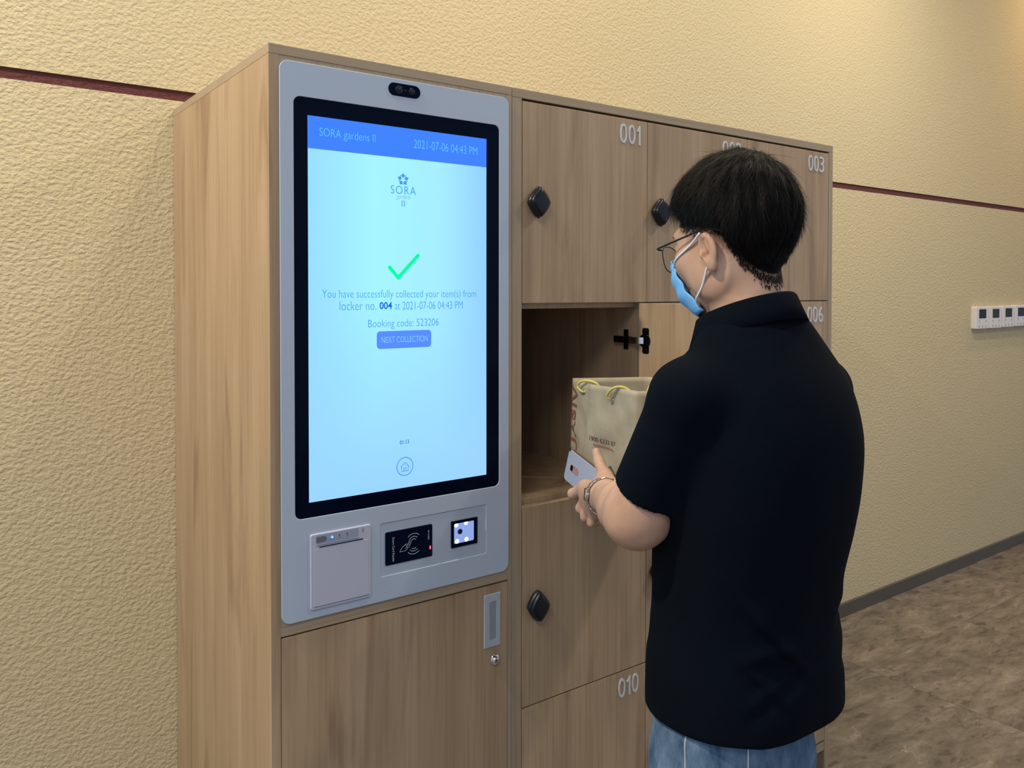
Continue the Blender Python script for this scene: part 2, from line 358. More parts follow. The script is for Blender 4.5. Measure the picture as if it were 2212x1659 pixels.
bm = bmesh.new(); addbox(bm, .4906, .4922, -.0106, -.0100, .6912, .6978); bmobj('keyhole', bm, M_slot, dr)

# ------------------------------------------------------------------ self-service terminal (fits the front of the kiosk cabinet)
st = empty('self_service_terminal', (.2728, 0, .882), 'white framed touchscreen terminal with lit blue screen, printer and card reader', 'kiosk')
YF = -.0035
BZ = (.0448, .5015, 1.0708, 1.846)
RC = (.2172, .4671, .9305, 1.0355)
def holed_plate(name, outer, holes, y0, y1, bev, mat, parent):
    cu = bpy.data.curves.new(name, 'CURVE'); cu.dimensions = '2D'; cu.fill_mode = 'BOTH'; cu.extrude = (y0 - y1) / 2 - bev; cu.bevel_depth = bev; cu.bevel_resolution = 1; cu.offset = -bev
    for Lp in [outer] + holes:
        sp = cu.splines.new('POLY'); sp.points.add(len(Lp) - 1); sp.use_cyclic_u = True
        for q, p_ in zip(sp.points, Lp): q.co = (p_[0], p_[1], 0, 1)
    o = bpy.data.objects.new(name, cu); C.objects.link(o); dg = bpy.context.evaluated_depsgraph_get(); dg.update()
    me = bpy.data.meshes.new_from_object(o.evaluated_get(dg)); bpy.data.objects.remove(o); bpy.data.curves.remove(cu)
    me.transform(Matrix(((1, 0, 0, 0), (0, 0, -1, (y0 + y1) / 2), (0, 1, 0, 0), (0, 0, 0, 1)))); me.materials.clear()
    return link(name, me, mat, parent)
fp = holed_plate('faceplate', rr(.0188, .5268, .8822, 1.9078, .017, 8), [rr(*BZ, .013), rr(*RC, .003)], -.0001, YF, .0007, M_white, st)
box('recess', RC[0] - .001, RC[1] + .001, YF + .0018, -.0002, RC[2] - .001, RC[3] + .001, M_white, fp)
bm = bmesh.new(); bm.free()
SCR = (.0718, .4682, 1.0993, 1.8135)
bm = bmesh.new(); prism(bm, rr(BZ[0] + .0004, BZ[1] - .0004, BZ[2] + .0004, BZ[3] - .0004, .0126), -.0005, YF + .0012, .0004); bmobj('bezel', bm, M_black, st)
YS = YF + .0006
scr = plate('screen', rr(*SCR, .0003, 1), YF + .0011, YS, M_screen, st)
L1, L2 = YS - .0003, YS - .0006
box('title_bar', SCR[0], SCR[1], L1, YS - .0001, 1.7535, SCR[3], M_bar, scr)
text('lettering', 'SORA gardens II', .0945, .2085, 1.7735, 1.7935, L2, M_pale, scr, offset=-.012)
text('lettering', '2021-07-06 04:43 PM', .293, .4448, 1.7765, 1.7935, L2, M_pale, scr, offset=-.012)
text('lettering', 'You have successfully collected your item(s) from', .0985, .4415, 1.4733, 1.4935, L1, M_ink, scr, offset=-.012)
text('lettering', 'locker no.', .1335, .2095, 1.4545, 1.4713, L1, M_ink, scr, offset=-.012)
text('lettering', '004', .2165, .244, 1.4555, 1.4697, L1, M_inkd, scr, offset=.022)
text('lettering', 'at 2021-07-06 04:43 PM', .250, .4085, 1.4545, 1.4700, L1, M_ink, scr, offset=-.012)
text('lettering', 'Booking code: 523206', .1925, .350, 1.4160, 1.4355, L1, M_ink, scr, offset=-.012)
plate('button', rr(.2105, .3325, 1.378, 1.4125, .007), YS - .0001, L1, M_btn, scr)
text('lettering', 'NEXT COLLECTION', .2205, .3245, 1.3895, 1.4015, L2, M_btntxt, scr, offset=-.004)
text('lettering', '01:13', .2605, .281, 1.1865, 1.1945, L1, M_inkd, scr, offset=.012)
text('logo_lettering', 'SORA', .2415, .2975, 1.6825, 1.6985, L1, M_ink, scr, offset=-.008, spacing=1.15)
text('logo_lettering', 'gardens', .2545, .2855, 1.6705, 1.6825, L1, M_logo, scr, offset=-.016, shear=.3)
bm = bmesh.new(); strokes2d(bm, [[(.2665, 1.659), (.2665, 1.6695)], [(.2715, 1.659), (.2715, 1.6695)]], .0016, L1, XZ)
strokes2d(bm, [[(.2645, 1.6592), (.2735, 1.6592)], [(.2645, 1.6693), (.2735, 1.6693)]], .0006, L1, XZ); bmobj('logo_numeral', bm, M_ink, scr)
bm = bmesh.new()      # five-petal emblem
for k in range(5):
    a = PI / 2 + k * 2 * PI / 5; ca, sa = math.cos(a), math.sin(a); ex, ez = .2688, 1.7115
    P = [(.0035, 0), (.0062, .0040), (.0085, .0036), (.0128, 0), (.0085, -.0036), (.0062, -.0040)]
    bm.faces.new([bm.verts.new((ex + u * ca - v * sa, L1, ez + u * sa + v * ca)) for u, v in P])
    a += PI / 5; cx, cz = ex + .0095 * math.cos(a), ez + .0095 * math.sin(a)
    bm.faces.new([bm.verts.new((cx + .0012 * math.cos(t * PI / 4), L1, cz + .0012 * math.sin(t * PI / 4))) for t in range(8)])
bmobj('logo_emblem', bm, M_logo, scr)
def stroke_round(bm, pts, wd, y):
    strokes2d(bm, [pts], wd, y, XZ)
    for p in (pts[0], pts[-1]): bm.faces.new([bm.verts.new((p[0] + wd / 2 * math.cos(t * PI / 6), y, p[1] + wd / 2 * math.sin(t * PI / 6))) for t in range(12)])
bm = bmesh.new(); stroke_round(bm, [(.2385, 1.5375), (.2575, 1.5175)], .0075, L1); stroke_round(bm, [(.2575, 1.5175), (.3025, 1.5625)], .0075, L1); bmobj('check_mark', bm, M_green, scr)
bm = bmesh.new(); cx, cz = .2718, 1.1415
strokes2d(bm, [[(cx + .018 * math.cos(2 * PI * k / 40), cz + .018 * math.sin(2 * PI * k / 40)) for k in range(40)]], .0015, L1, XZ, True)
strokes2d(bm, [[(cx - .0088, cz), (cx, cz + .0085), (cx + .0088, cz)], [(cx - .0076, cz + .001), (cx - .0076, cz - .009), (cx + .0076, cz - .009), (cx + .0076, cz + .001)], [(cx - .0022, cz - .009), (cx - .0022, cz - .0022), (cx + .0022, cz - .0022), (cx + .0022, cz - .009)], [(cx - .0012, cz + .0035), (cx + .0012, cz + .0035)]], .0013, L1, XZ)
bmobj('home_icon', bm, M_icon, scr)
# camera pill
cm = plate('camera', rr(.2365, .3075, 1.8745, 1.8995, .0124, 8), YF + .0005, YF - .0012, M_black, st, .0005)
for cx, r in ((.259, .0082), (.2875, .0068), (.2735, .0022)):
    bm = bmesh.new(); cyl(bm, cx, 1.887, [(YF - .001, r), (YF - .0019, r), (YF - .0019, r * .8), (YF - .0014, r * .6)]); bmobj('camera_lens', bm, plain('lens_glass', (.004, .008, .016, 1), .08), cm, True)
# receipt printer
pr = plate('receipt_printer', rr(.0727, .1955, .8985, 1.0396, .004), YF + .0005, YF - .0035, M_printer, st, .0012)
YP = YF - .0035
plate('printer_door', rr(.079, .1905, .9045, 1.0112, .0012), YP, YP - .0006, M_printer, pr)
box('seam', .079, .1905, YP - .0009, YP + .0001, .9035, .9046, M_darkgrey, pr)
box('paper_slot', .0895, .178, YP - .0008, YP, 1.0135, 1.0153, M_slot, pr)
plate('indicator_strip', rr(.0838, .168, 1.0208, 1.0372, .0003), YP, YP - .0004, M_printgrey, pr)
plate('print_badge', rr(.0838, .104, 1.0232, 1.0338, [.0005, .005, .005, .0005]), YP, YP - .0007, M_darkgrey, pr)
box('indicator_line', .0838, .1685, YP - .0006, YP, 1.0172, 1.0184, plain('lilac_line', (.16, .19, .36, 1), .5), pr)
bm = bmesh.new(); cyl(bm, .1145, 1.0292, [(YP, .0028), (YP - .0014, .0028), (YP - .002, .0016)], 12); bmobj('indicator_light', bm, M_led_b, pr, True)
bm = bmesh.new(); cyl(bm, .1145, 1.0292, [(YP - .0019, .0014), (YP - .0023, .0010)], 12); bmobj('indicator_light_core', bm, M_led_c, pr, True)
for cx in (.1295, .1455):
    bm = bmesh.new(); cyl(bm, cx, 1.0303, [(YP, .0013), (YP - .0008, .0012)], 10); bmobj('indicator_light', bm, M_slot, pr)
bm = bmesh.new(); strokes2d(bm, [[(a, 1.0258), (a + .0052, 1.0258)] for a in (.1118, .127, .143)], .0009, YP - .0006, XZ); bmobj('indicator_print', bm, M_darkgrey, pr)
bm = bmesh.new(); strokes2d(bm, [[(.1782 + .0022 * math.cos(a), 1.0322 + .0026 * math.sin(a)) for a in [(-.9 + 5.0 * k / 10) - .33 for k in range(11)]], [(.1765, 1.0302), (.1782, 1.0268)], [(.1799, 1.0302), (.1782, 1.0268)]], .0008, YP - .0003, XZ); bmobj('lock_print', bm, M_darkgrey, pr)
# card reader
cr = plate('card_reader', rr(.2282, .3344, .9503, 1.016, .003), YF + .0017, YF - .0002, M_card, st, .0004)
YC = YF - .0006
text('lettering', 'RF-CARD', .3235, .3272, .9855, 1.0045, YC, M_printw, cr, rot=-90)
text('lettering', 'Smart Card Reader', .2430, .2480, .9555, 1.0045, YC, M_printw, cr, rot=-90)
box('indicator_light', .3275, .3305, YC - .0006, YC + .0003, .9655, .9722, M_led_r, cr)
bm = bmesh.new(); ox, oz = .291, .9835
for r, a0, a1 in ((.0065, 40, 130), (.0115, 45, 138), (.0175, 47, 138)):
    for s in (1, -1):
        strokes2d(bm, [[(ox + r * 1.02 * math.cos(math.radians(a)), oz + s * (.0035 + r * .98 * math.sin(math.radians(a)))) for a in np.linspace(a0, a1, 14)]], .0011, YC, XZ)
bmobj('contactless_waves', bm, M_printw, cr)
bm = bmesh.new()
strokes2d(bm, [[(.2815, .9935), (.2865, .9915), (.2805, .978), (.2755, .9805)]], .0008, YC, XZ, True)
strokes2d(bm, [[(.2827, .9905), (.2790, .9815)], [(.2592, .9725), (.2650, .981), (.2690, .9828), (.2712, .9855), (.2740, .986), (.2775, .985), (.2745, .9815), (.2725, .980)],
               [(.2592, .9725), (.2660, .9728), (.2720, .9727), (.2765, .976), (.2785, .9772), (.2755, .9788), (.2715, .977)], [(.2692, .9832), (.2712, .9838), (.2735, .9852)]], .0008, YC, XZ)
bmobj('hand_card_icon', bm, M_printw, cr)
# code scanner
bm = bmesh.new(); ring(bm, rr(.38, .4445, .957, 1.0126, .0004), rr(.3862, .4362, .9648, 1.0068, .003), YF + .0017, YF - .001, .0003); cs = bmobj('code_scanner', bm, M_black, st)
sg = box('scanner_window', .3858, .4366, YF + .0006, YF + .0012, .9644, 1.0072, M_qrglow, cs)
for cx, cz in ((.3925, 1.0035), (.4165, 1.0045), (.3945, .969), (.4175, .9695)):
    bm = bmesh.new(); cyl(bm, cx, cz, [(YF + .0005, .0048), (YF + .0001, .0042)], 14); bmobj('scanner_light', bm, M_led_w, cs)
bm = bmesh.new(); cyl(bm, .4015, .9885, [(YF + .0005, .0058), (YF - .0004, .0056), (YF - .0004, .004), (YF + .0001, .003)], 16); bmobj('scanner_lens', bm, plain('scanner_lens_dark', (.01, .015, .03, 1), .15), cs, True)

# ------------------------------------------------------------------ locker bank
ONE = [(1, 0), (1, 1), (.74, 1), (.58, .90), (.36, .82), (0, .79), (0, .69), (.58, .70), (.58, 0)]
def digit(c_, x0, x1, z0, z1, d):
    if c_ != '1': return text('digit', c_, x0, x1, z0, z1, 0, M_num, d, extrude=.0014, offset=-.004)
    bm = bmesh.new(); L = [(x0 + (x1 - x0) * p, z0 + (z1 - z0) * q) for p, q in ONE]
    loft_loops(bm, [[(p, .0005, q) for p, q in L], [(p, -.0014, q) for p, q in L]]); bmesh.ops.recalc_face_normals(bm, faces=bm.faces[:]); return bmobj('digit', bm, M_num, d)
XL = .5654; DW = .3869; RH = .45; XE = XL + 3 * DW; XR = 1.7476
lk = empty('locker_bank', ((W1 + XR) / 2, D / 2, 0), 'wide bank of numbered oak lockers, right of the touchscreen kiosk against the yellow wall', 'locker')
box('side_panel', W1 + .0006, XL - .0012, 0, D - .002, 0, ZT - .0205, M_edge, lk, .0006)
box('side_panel', XE + .0012, XR, 0, D - .002, 0, ZT - .0205, M_edge, lk, .0006)
box('top_panel', W1 + .0006, XR, 0, D - .002, ZT - .02, ZT, M_edgeh, lk, .0006)
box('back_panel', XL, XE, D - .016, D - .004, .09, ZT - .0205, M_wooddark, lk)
CY = .0195
for k in (1, 2): box('divider', XL + k * DW - .018, XL + k * DW + .018, CY, D - .017, .09, ZT - .0205, M_wood, lk, .0005)
for k in range(1, 4):
    for c in range(3):
        x0 = XL + c * DW + (.018 if c else 0) + .0003; x1 = XL + (c + 1) * DW - (.018 if c < 2 else 0) - .0003
        box('shelf', x0, x1, CY, D - .017, ZD - k * RH - .0115, ZD - k * RH + .0105, M_edgeh if False else M_wood, lk, .0005)
for c in range(3):
    x0 = XL + c * DW + (.018 if c else 0) + .0003; x1 = XL + (c + 1) * DW - (.018 if c < 2 else 0) - .0003
box('bottom_panel', XL, XE, .0006, D - .017, .083, .1085, M_edgeh, lk, .0005)
box('kick_board', XL, XE, .045, .06, .012, .0825, M_wood, lk)
for x in (XL + .08, XE - .08):
    bm = bmesh.new(); cyl(bm, x, .04, [(0, .001)], 8) if False else None; bm.free()
def diamond(a, b, n=32, p=1.42):
    L = []
    for k in range(n):
        t = 2 * PI * k / n; c, s = math.cos(t), math.sin(t)
        r = (abs(c) ** p + abs(s) ** p) ** (-1 / p); L.append((a * r * c, b * r * s))
    return L
def knob_bm(cx, cz, y):
    bm = bmesh.new(); base = diamond(.0288, .0358, 36, 1.28)
    prof = [(0, .86), (.004, .93), (.008, .99), (.010, 1.0), (.0115, .97), (.0125, .93), (.0145, .92), (.018, .93), (.021, .89), (.0235, .78), (.0248, .55), (.0252, .2)]
    # the front part is offset a little, leaving a fine groove behind it
    loft_loops(bm, [[(cx + px * s, y - d, cz + pz * s) for px, pz in base] for d, s in prof])
    bmesh.ops.recalc_face_normals(bm, faces=bm.faces[:]); return bm
num = 0
for r in range(4):
    for c in range(3):
        num += 1
        x0 = XL + c * DW + .0009; x1 = XL + (c + 1) * DW - .0009; z1 = ZD - r * RH - (.0045 if r == 0 else .0014); z0 = ZD - (r + 1) * RH + .0014
        if num == 4:
            OD = bpy.data.objects.new('door', None)   # built below, swung open
            bm = bmesh.new(); addbox(bm, 0, DW - .0018, -.018, 0, z0, z1, .0006)     # local: x along the door from the hinge, y = 0 inner face
            me = bpy.data.meshes.new('door'); bm.to_mesh(me); bm.free(); me.materials.append(M_wood)
            d = bpy.data.objects.new('door', me); C.objects.link(d); d['label'] = 'locker door standing open, its bare inner face showing'
            bpy.data.objects.remove(OD)
            A = math.radians(-90 + 7)
            d.parent = lk; d.location = Vector((XL + DW - .0268, .0005, 0)) - wloc(lk); d.rotation_euler = (0, 0, A)
            # inner face normal must point to -x: local +y rotated by A -> use -y side instead
            me.transform(Matrix.Translation((0, .018, 0)))     # slab now occupies y 0..18 mm, on the +x side after the turn
            bmk = knob_bm(DW - .0018 - .0375, ZD - r * RH - .225, 0); mk = bpy.data.meshes.new('knob'); bmk.to_mesh(mk); bmk.free(); mk.materials.append(M_knob)
            mk.transform(Matrix.Diagonal((1, -1, 1, 1))); mk.transform(Matrix.Translation((0, .018, 0))); mk.flip_normals(); 
            for p_ in mk.polygons: p_.use_smooth = True
            k = bpy.data.objects.new('knob', mk); C.objects.link(k); k.parent = d
            for q_, c_ in enumerate('004'):
                tm = text_verts(c_, 1.0, -.004, 0, 1.0); n = len(tm.vertices); co = np.empty(n * 3); tm.vertices.foreach_get('co', co); co = co.reshape(-1, 3)
                mn = co.min(0); mx = co.max(0); kk = (co - mn) / (mx - mn)
                co = np.stack([.112 - q_ * .028 - kk[:, 0] * .0228, .018 + kk[:, 2] * .0012, ZD - r * RH - .065 + kk[:, 1] * .0465], 1); tm.vertices.foreach_set('co', co.ravel()); tm.materials.append(M_num)
                t = bpy.data.objects.new('digit', tm); C.objects.link(t); t.parent = d
            # concealed hinges
            for hz in (z1 - .0915, z0 + .0915):
                ax, fy = XL + DW - .0268, .0005
                ca, sa = math.cos(A), math.sin(A)
                def T(u, v, z): return (ax + u * ca - v * sa, fy + u * sa + v * ca, z)    # u along door, v across (negative = inside, -x)
                bm = bmesh.new()
                # cup plate: wings above and below, on the inner face
                L = rr(.012, .031, hz - .031, hz + .031, .004, 4)
                loft_loops(bm, [[T(p[0], 0.0002, p[1]) for p in L], [T(p[0], -.0022, p[1]) for p in L]])
                Lc = [(.019 + .0165 * math.cos(2 * PI * k / 24), hz + .0165 * math.sin(2 * PI * k / 24)) for k in range(24)]
                loft_loops(bm, [[T(p[0], .0002, p[1]) for p in Lc], [T(p[0], -.0030, p[1]) for p in Lc], [T(.019 + (p[0] - .019) * .82, -.0032, hz + (p[1] - hz) * .82) for p in Lc]])
                for s in (1, -1):
                    Ls = [(.021 + .0035 * math.cos(2 * PI * k / 12), hz + s * .0245 + .0035 * math.sin(2 * PI * k / 12)) for k in range(12)]
                    loft_loops(bm, [[T(p[0], -.002, p[1]) for p in Ls], [T(p[0], -.0034, p[1]) for p in Ls]])
                bmesh.ops.recalc_face_normals(bm, faces=bm.faces[:])
                hg = bmobj('hinge', bm, M_nickel, lk)
                # mounting plate and arm on the divider, bright link between
                dx = XL + DW - .018
                bm = bmesh.new()
                addbox(bm, dx - .003, dx - .0001, .045, .061, hz - .025, hz + .025, .0012)
                addbox(bm, dx - .013, dx - .003, .030, .088, hz - .0085, hz + .0085, .002)
                addbox(bm, dx - .0145, dx - .013, .072, .080, hz - .004, hz + .004, .0005); addbox(bm, dx - .0145, dx - .013, .048, .056, hz - .004, hz + .004, .0005)
                bmobj('hinge_arm', bm, M_nickel, hg)
                bm = bmesh.new(); pth = smoothpts([(dx - .009, .036, hz), (dx - .0150, .018, hz), (dx - .0165, .004, hz), (dx - .013, -.008, hz), T(.0175, -.001, hz)], 4); lp = []
                for i_, p_ in enumerate(pth):
                    t_ = (pth[min(i_ + 1, len(pth) - 1)] - pth[max(i_ - 1, 0)]).normalized(); n_ = Vector((-t_.y, t_.x, 0)); h_ = .0078
                    lp.append([p_ + n_ * .0014 + Vector((0, 0, h_)), p_ - n_ * .0014 + Vector((0, 0, h_)), p_ - n_ * .0014 - Vector((0, 0, h_)), p_ + n_ * .0014 - Vector((0, 0, h_))])
                loft_loops(bm, lp); bmesh.ops.recalc_face_normals(bm, faces=bm.faces[:]); bmobj('hinge_link', bm, M_chrome, hg)
            continue
        d = box('door', x0, x1, 0, .018, z0, z1, M_wood, lk, .0007)
        bmobj('knob', knob_bm(XL + c * DW + .0382, ZD - r * RH - .225, 0), M_knob, d, True)
        nx = XL + (c + 1) * DW; nz = ZD - r * RH
        xs0, xs1 = nx - .1045, nx - .0255; ch = '%03d' % num; wts = [.52 if c_ == '1' else 1.0 for c_ in ch]; gap = .0052; un = (xs1 - xs0 - 2 * gap) / 3.0; xq = xs1 - sum(wts) * un - 2 * gap
        for c_, w_ in zip(ch, wts):
            digit(c_, xq, xq + w_ * un, nz - .0645, nz - .0175, d); xq += w_ * un + gap

# ------------------------------------------------------------------ thermostats on the wall
for i, (xa, xb) in enumerate(((4.118, 4.266), (4.278, 4.423), (4.435, 4.583), (4.595, 4.742), (4.755, 4.90))):
    names = ('leftmost of the five white wall thermostats, dark grey screen', 'second white wall thermostat from the left, faint green glow on its screen', 'middle one of the five white wall thermostats on yellow wall',
             'fourth white wall thermostat from the left, mounted slightly higher', 'rightmost white wall thermostat, cut by the edge of the photo')
    zo = .004 if i == 3 else (.002 if i == 2 else 0)
    bm = bmesh.new(); L = rr(xa, xb, 1.288 + zo, 1.409 + zo, .006, 4)
    prism(bm, L, D - .0005, D - .028, .003)
    t = bmobj('thermostat', bm, plain('thermostat_white', (.72, .70, .70, 1), .4)); tag(t, names[i], 'thermostat', 'wall thermostats')
    xm = (xa + xb) / 2; wd = (xb - xa)
    plate('display', rr(xm - wd * .27, xm + wd * .27, 1.346 + zo, 1.395 + zo, .001), D - .0278, D - .0292, plain('thermostat_screen', ((.004, .006, .003, 1) if i != 1 else (.006, .018, .003, 1)), .3, spec=.1), t)
    for k, (bx, bz) in enumerate(((-.26, 1.331), (.26, 1.331), (-.26, 1.302), (0, 1.302), (.26, 1.302))):
        bm = bmesh.new(); cyl(bm, xm + bx * wd, bz + zo, [(D - .0278, .0075), (D - .0286, .0068)], 10); bmobj('button', bm, plain('button_grey', (.42, .41, .42, 1), .5), t)

# ------------------------------------------------------------------ signed-distance modelling for the figure
def interp_smooth(zs, vs):
    zs = np.array(zs, float); vs = np.array(vs, float); n = len(zs)
    m_ = np.gradient(vs, zs); q = np.linspace(zs[0], zs[-1], 200); i = np.clip(np.searchsorted(zs, q) - 1, 0, n - 2)
    h = zs[i + 1] - zs[i]; t = (q - zs[i]) / h
    r = (2 * t**3 - 3 * t**2 + 1) * vs[i] + (t**3 - 2 * t**2 + t) * h * m_[i] + (-2 * t**3 + 3 * t**2) * vs[i + 1] + (t**3 - t**2) * h * m_[i + 1]
    return q, r
def cap(a, b, ra, rb):
    a = np.array(a, np.float32); ba = np.array(b, np.float32) - a; L2 = float(ba @ ba)
    def f(p):
        q = p - a; t = np.clip(q @ ba / L2, 0, 1); return np.linalg.norm(q - t[:, None] * ba, axis=1) - (ra + (rb - ra) * t)
    return f
def ell(c, r, Rm=None):
    c = np.array(c, np.float32); r = np.array(r, np.float32)
    def f(p):
        q = p - c
        if Rm is not None: q = q @ Rm
        k0 = np.linalg.norm(q / r, axis=1); k1 = np.linalg.norm(q / (r * r), axis=1) + 1e-9
        return np.where(k0 < 1e-4, -r.min(), k0 * (k0 - 1) / k1)
    return f
def loftsdf(zs, As, Bs, cx, cys, grow=0.0, p=2.3, zcap=True):
    qa, ra = interp_smooth(zs, As); _, rb = interp_smooth(zs, Bs); _, rc = interp_smooth(zs, cys)
    def f(P):
        z = P[:, 2]; a = np.interp(z, qa, ra) + grow; b = np.interp(z, qa, rb) + grow; cy = np.interp(z, qa, rc)
        k = ((np.abs(P[:, 0] - cx) / a) ** p + (np.abs(P[:, 1] - cy) / b) ** p + 1e-12) ** (1 / p)
        d = (k - 1) * np.minimum(a, b)
        if zcap: d = np.maximum(d, np.maximum(z - zs[-1], zs[0] - z))
        return d
    return f
class SDF:
    def __init__(s): s.ops = []
    def add(s, f, k=0.0): s.ops.append(('a', f, k)); return s
    def sub(s, f, k=0.0): s.ops.append(('s', f, k)); return s
    def inter(s, f, k=0.0): s.ops.append(('i', f, k)); return s
    def ev(s, P, B=None, R=0.0):
        """P: (nb, m, 3) points in blocks; B: block centres for culling"""
        nb, mm, _ = P.shape; d = np.full((nb, mm), 1.0, np.float32)
        for op, f, k in s.ops:
            idx = np.arange(nb) if op == 'i' else np.nonzero(np.abs(f(B)) < R * 1.6 + k * 1.5 + .02)[0] if op == 's' else np.nonzero(f(B) < R * 1.6 + k * 1.5 + .02)[0]
            if len(idx) == 0: continue
            e = f(P[idx].reshape(-1, 3)).reshape(len(idx), mm).astype(np.float32); c = d[idx]
            if op == 'a':
                if k: h = np.maximum(k - np.abs(c - e), 0) / k; c = np.minimum(c, e) - h * h * k * .25
                else: c = np.minimum(c, e)
            else:
                if op == 's': e = -e
                if k: h = np.maximum(k - np.abs(c - e), 0) / k; c = np.maximum(c, e) + h * h * k * .25
                else: c = np.maximum(c, e)
            d[idx] = c
        return d
def surface(sdf, lo, hi, h, disp=None):
    NB = 12; lo = np.array(lo, np.float32); nbl = np.ceil((np.array(hi) - lo) / (h * NB)).astype(int)
    g = np.stack(np.meshgrid(*[np.arange(n) for n in nbl], indexing='ij'), -1).reshape(-1, 3)
    R = h * NB * .5 * math.sqrt(3)
    ctr = (lo + (g + .5) * h * NB).astype(np.float32)
    act = np.zeros(len(g), bool)
    for s in range(0, len(g), 20000):
        c = ctr[s:s + 20000]; act[s:s + 20000] = np.abs(sdf.ev(c[:, None, :], c, R)[:, 0]) < R * 1.5 + .012
    g = g[act]; ctr = ctr[act]
    n1 = NB + 1; lc = np.stack(np.meshgrid(*[np.arange(n1)] * 3, indexing='ij'), -1).reshape(-1, 3)
    dims = nbl * NB + 2; Vp, Vid, Q = [], [], []
    for s in range(0, len(g), 400):
        gb = g[s:s + 400]; base = gb * NB
        P = (lo + (base[:, None, :] + lc[None]) * h).astype(np.float32)
        d = sdf.ev(P, ctr[s:s + 400], R)
        if disp is not None: d = d + disp(P.reshape(-1, 3)).reshape(d.shape)
        d = d.reshape(-1, n1, n1, n1); sg = d < 0
        cs = [d[:, i:i + NB, j:j + NB, k:k + NB] for i in (0, 1) for j in (0, 1) for k in (0, 1)]
        S = [c < 0 for c in cs]; cnt = sum(x.astype(np.int8) for x in S); m_ = (cnt > 0) & (cnt < 8)
        bi, ci, cj, ck = np.nonzero(m_)
        if len(bi) == 0: continue
        vals = np.stack([c[m_] for c in cs], 1); off = np.array([(i, j, k) for i in (0, 1) for j in (0, 1) for k in (0, 1)], np.float32)
        acc = np.zeros((len(bi), 3), np.float32); n_ = np.zeros(len(bi), np.float32)
        for a in range(8):
            for b in range(a + 1, 8):
                if np.abs(off[a] - off[b]).sum() != 1: continue
                va, vb = vals[:, a], vals[:, b]; x = (va < 0) != (vb < 0); t = np.where(x, va / np.where(x, va - vb, 1), 0)
                acc += np.where(x[:, None], off[a] + t[:, None] * (off[b] - off[a]), 0); n_ += x
        cell = base[bi] + np.stack([ci, cj, ck], 1)
        Vp.append(lo + (cell + acc / n_[:, None]) * h); Vid.append((cell[:, 0].astype(np.int64) * dims[1] + cell[:, 1]) * dims[2] + cell[:, 2])
        for ax in range(3):
            sl0 = [slice(None)] + [slice(0, NB)] * 3; sl1 = list(sl0); sl1[1 + ax] = slice(1, NB + 1)
            a0 = sg[tuple(sl0)]; a1 = sg[tuple(sl1)]; e = np.nonzero(a0 != a1); fl = a0[e]
            c = base[e[0]] + np.stack(e[1:], 1); u, v = (ax + 1) % 3, (ax + 2) % 3
            cs4 = []
            for du, dv in ((0, 0), (-1, 0), (-1, -1), (0, -1)):
                q = c.copy(); q[:, u] += du; q[:, v] += dv; cs4.append((q[:, 0].astype(np.int64) * dims[1] + q[:, 1]) * dims[2] + q[:, 2])
            q4 = np.stack(cs4, 1); q4[fl] = q4[fl][:, ::-1]; Q.append(q4[:, ::-1])
    Vp = np.concatenate(Vp); Vid = np.concatenate(Vid); Q = np.concatenate(Q)
    o = np.argsort(Vid); Vid = Vid[o]; Vp = Vp[o]; ix = np.clip(np.searchsorted(Vid, Q), 0, len(Vid) - 1); ok = (Vid[ix] == Q).all(1)
    return Vp, ix[ok]
def sdfmesh(name, V, F, mat, parent, relax=1):
    if relax:
        V = V.copy(); e = np.concatenate([F[:, [0, 1]], F[:, [1, 2]], F[:, [2, 3]], F[:, [3, 0]]]); n = len(V)
        for _ in range(relax):
            acc = np.zeros((n, 3)); cnt = np.zeros(n)
            for k in (0, 1): np.add.at(acc, e[:, k], V[e[:, 1 - k]]); np.add.at(cnt, e[:, k], 1)
            V = V * .5 + .5 * acc / np.maximum(cnt, 1)[:, None]
    me = bpy.data.meshes.new(name); me.vertices.add(len(V)); me.vertices.foreach_set('co', V.astype(np.float32).ravel())
    me.loops.add(F.size); me.loops.foreach_set('vertex_index', F.ravel().astype(np.int32)); me.polygons.add(len(F))
    me.polygons.foreach_set('loop_start', np.arange(0, F.size, 4, dtype=np.int32)); me.polygons.foreach_set('loop_total', np.full(len(F), 4, np.int32))
    me.update(calc_edges=True); me.validate()
    return link(name, me, mat, parent, True)

# ------------------------------------------------------------------ the person
PX, PY = .58, -.60
HC = np.array([.568, -.575, 1.580], np.float32); PH = math.radians(12)
HR = np.array([[1, 0, 0], [0, math.cos(PH), math.sin(PH)], [0, -math.sin(PH), math.cos(PH)]], np.float32)   # columns: right, forward, up
def hd_(p): return HC + HR @ np.array(p, np.float32)          # head-local (right, forward, up) -> world
def ehd(c, r): return ell(hd_(c), r, HR)
ZS = [.60, .70, .785, .88, .98, 1.08, 1.18, 1.28, 1.35, 1.41, 1.46]
AS = [.155, .163, .172, .171, .161, .165, .172, .168, .150, .108, .068]
BS = [.118, .126, .134, .136, .130, .137, .142, .134, .112, .088, .072]
YS_ = [-.590, -.590, -.590, -.590, -.590, -.600, -.612, -.620, -.621, -.615, -.606]
SHL, SHR = (.416, -.612, 1.333), (.735, -.616, 1.322)
ELL_, WRL = (.392, -.530, 1.142), (.5492, -.2845, 1.0983)
ELR, WRR = (.800, -.520, 1.085), (.822, -.300, 1.075)
lerp = lambda a, b, t: tuple(a[i] + (b[i] - a[i]) * t for i in range(3))
skin, N_, L_, B_ = new_mat('skin')
B_.inputs['Roughness'].default_value = .48; B_.inputs['Subsurface Weight'].default_value = .12; B_.inputs['Subsurface Radius'].default_value = (.012, .005, .003); B_.inputs['Specular IOR Level'].default_value = .35
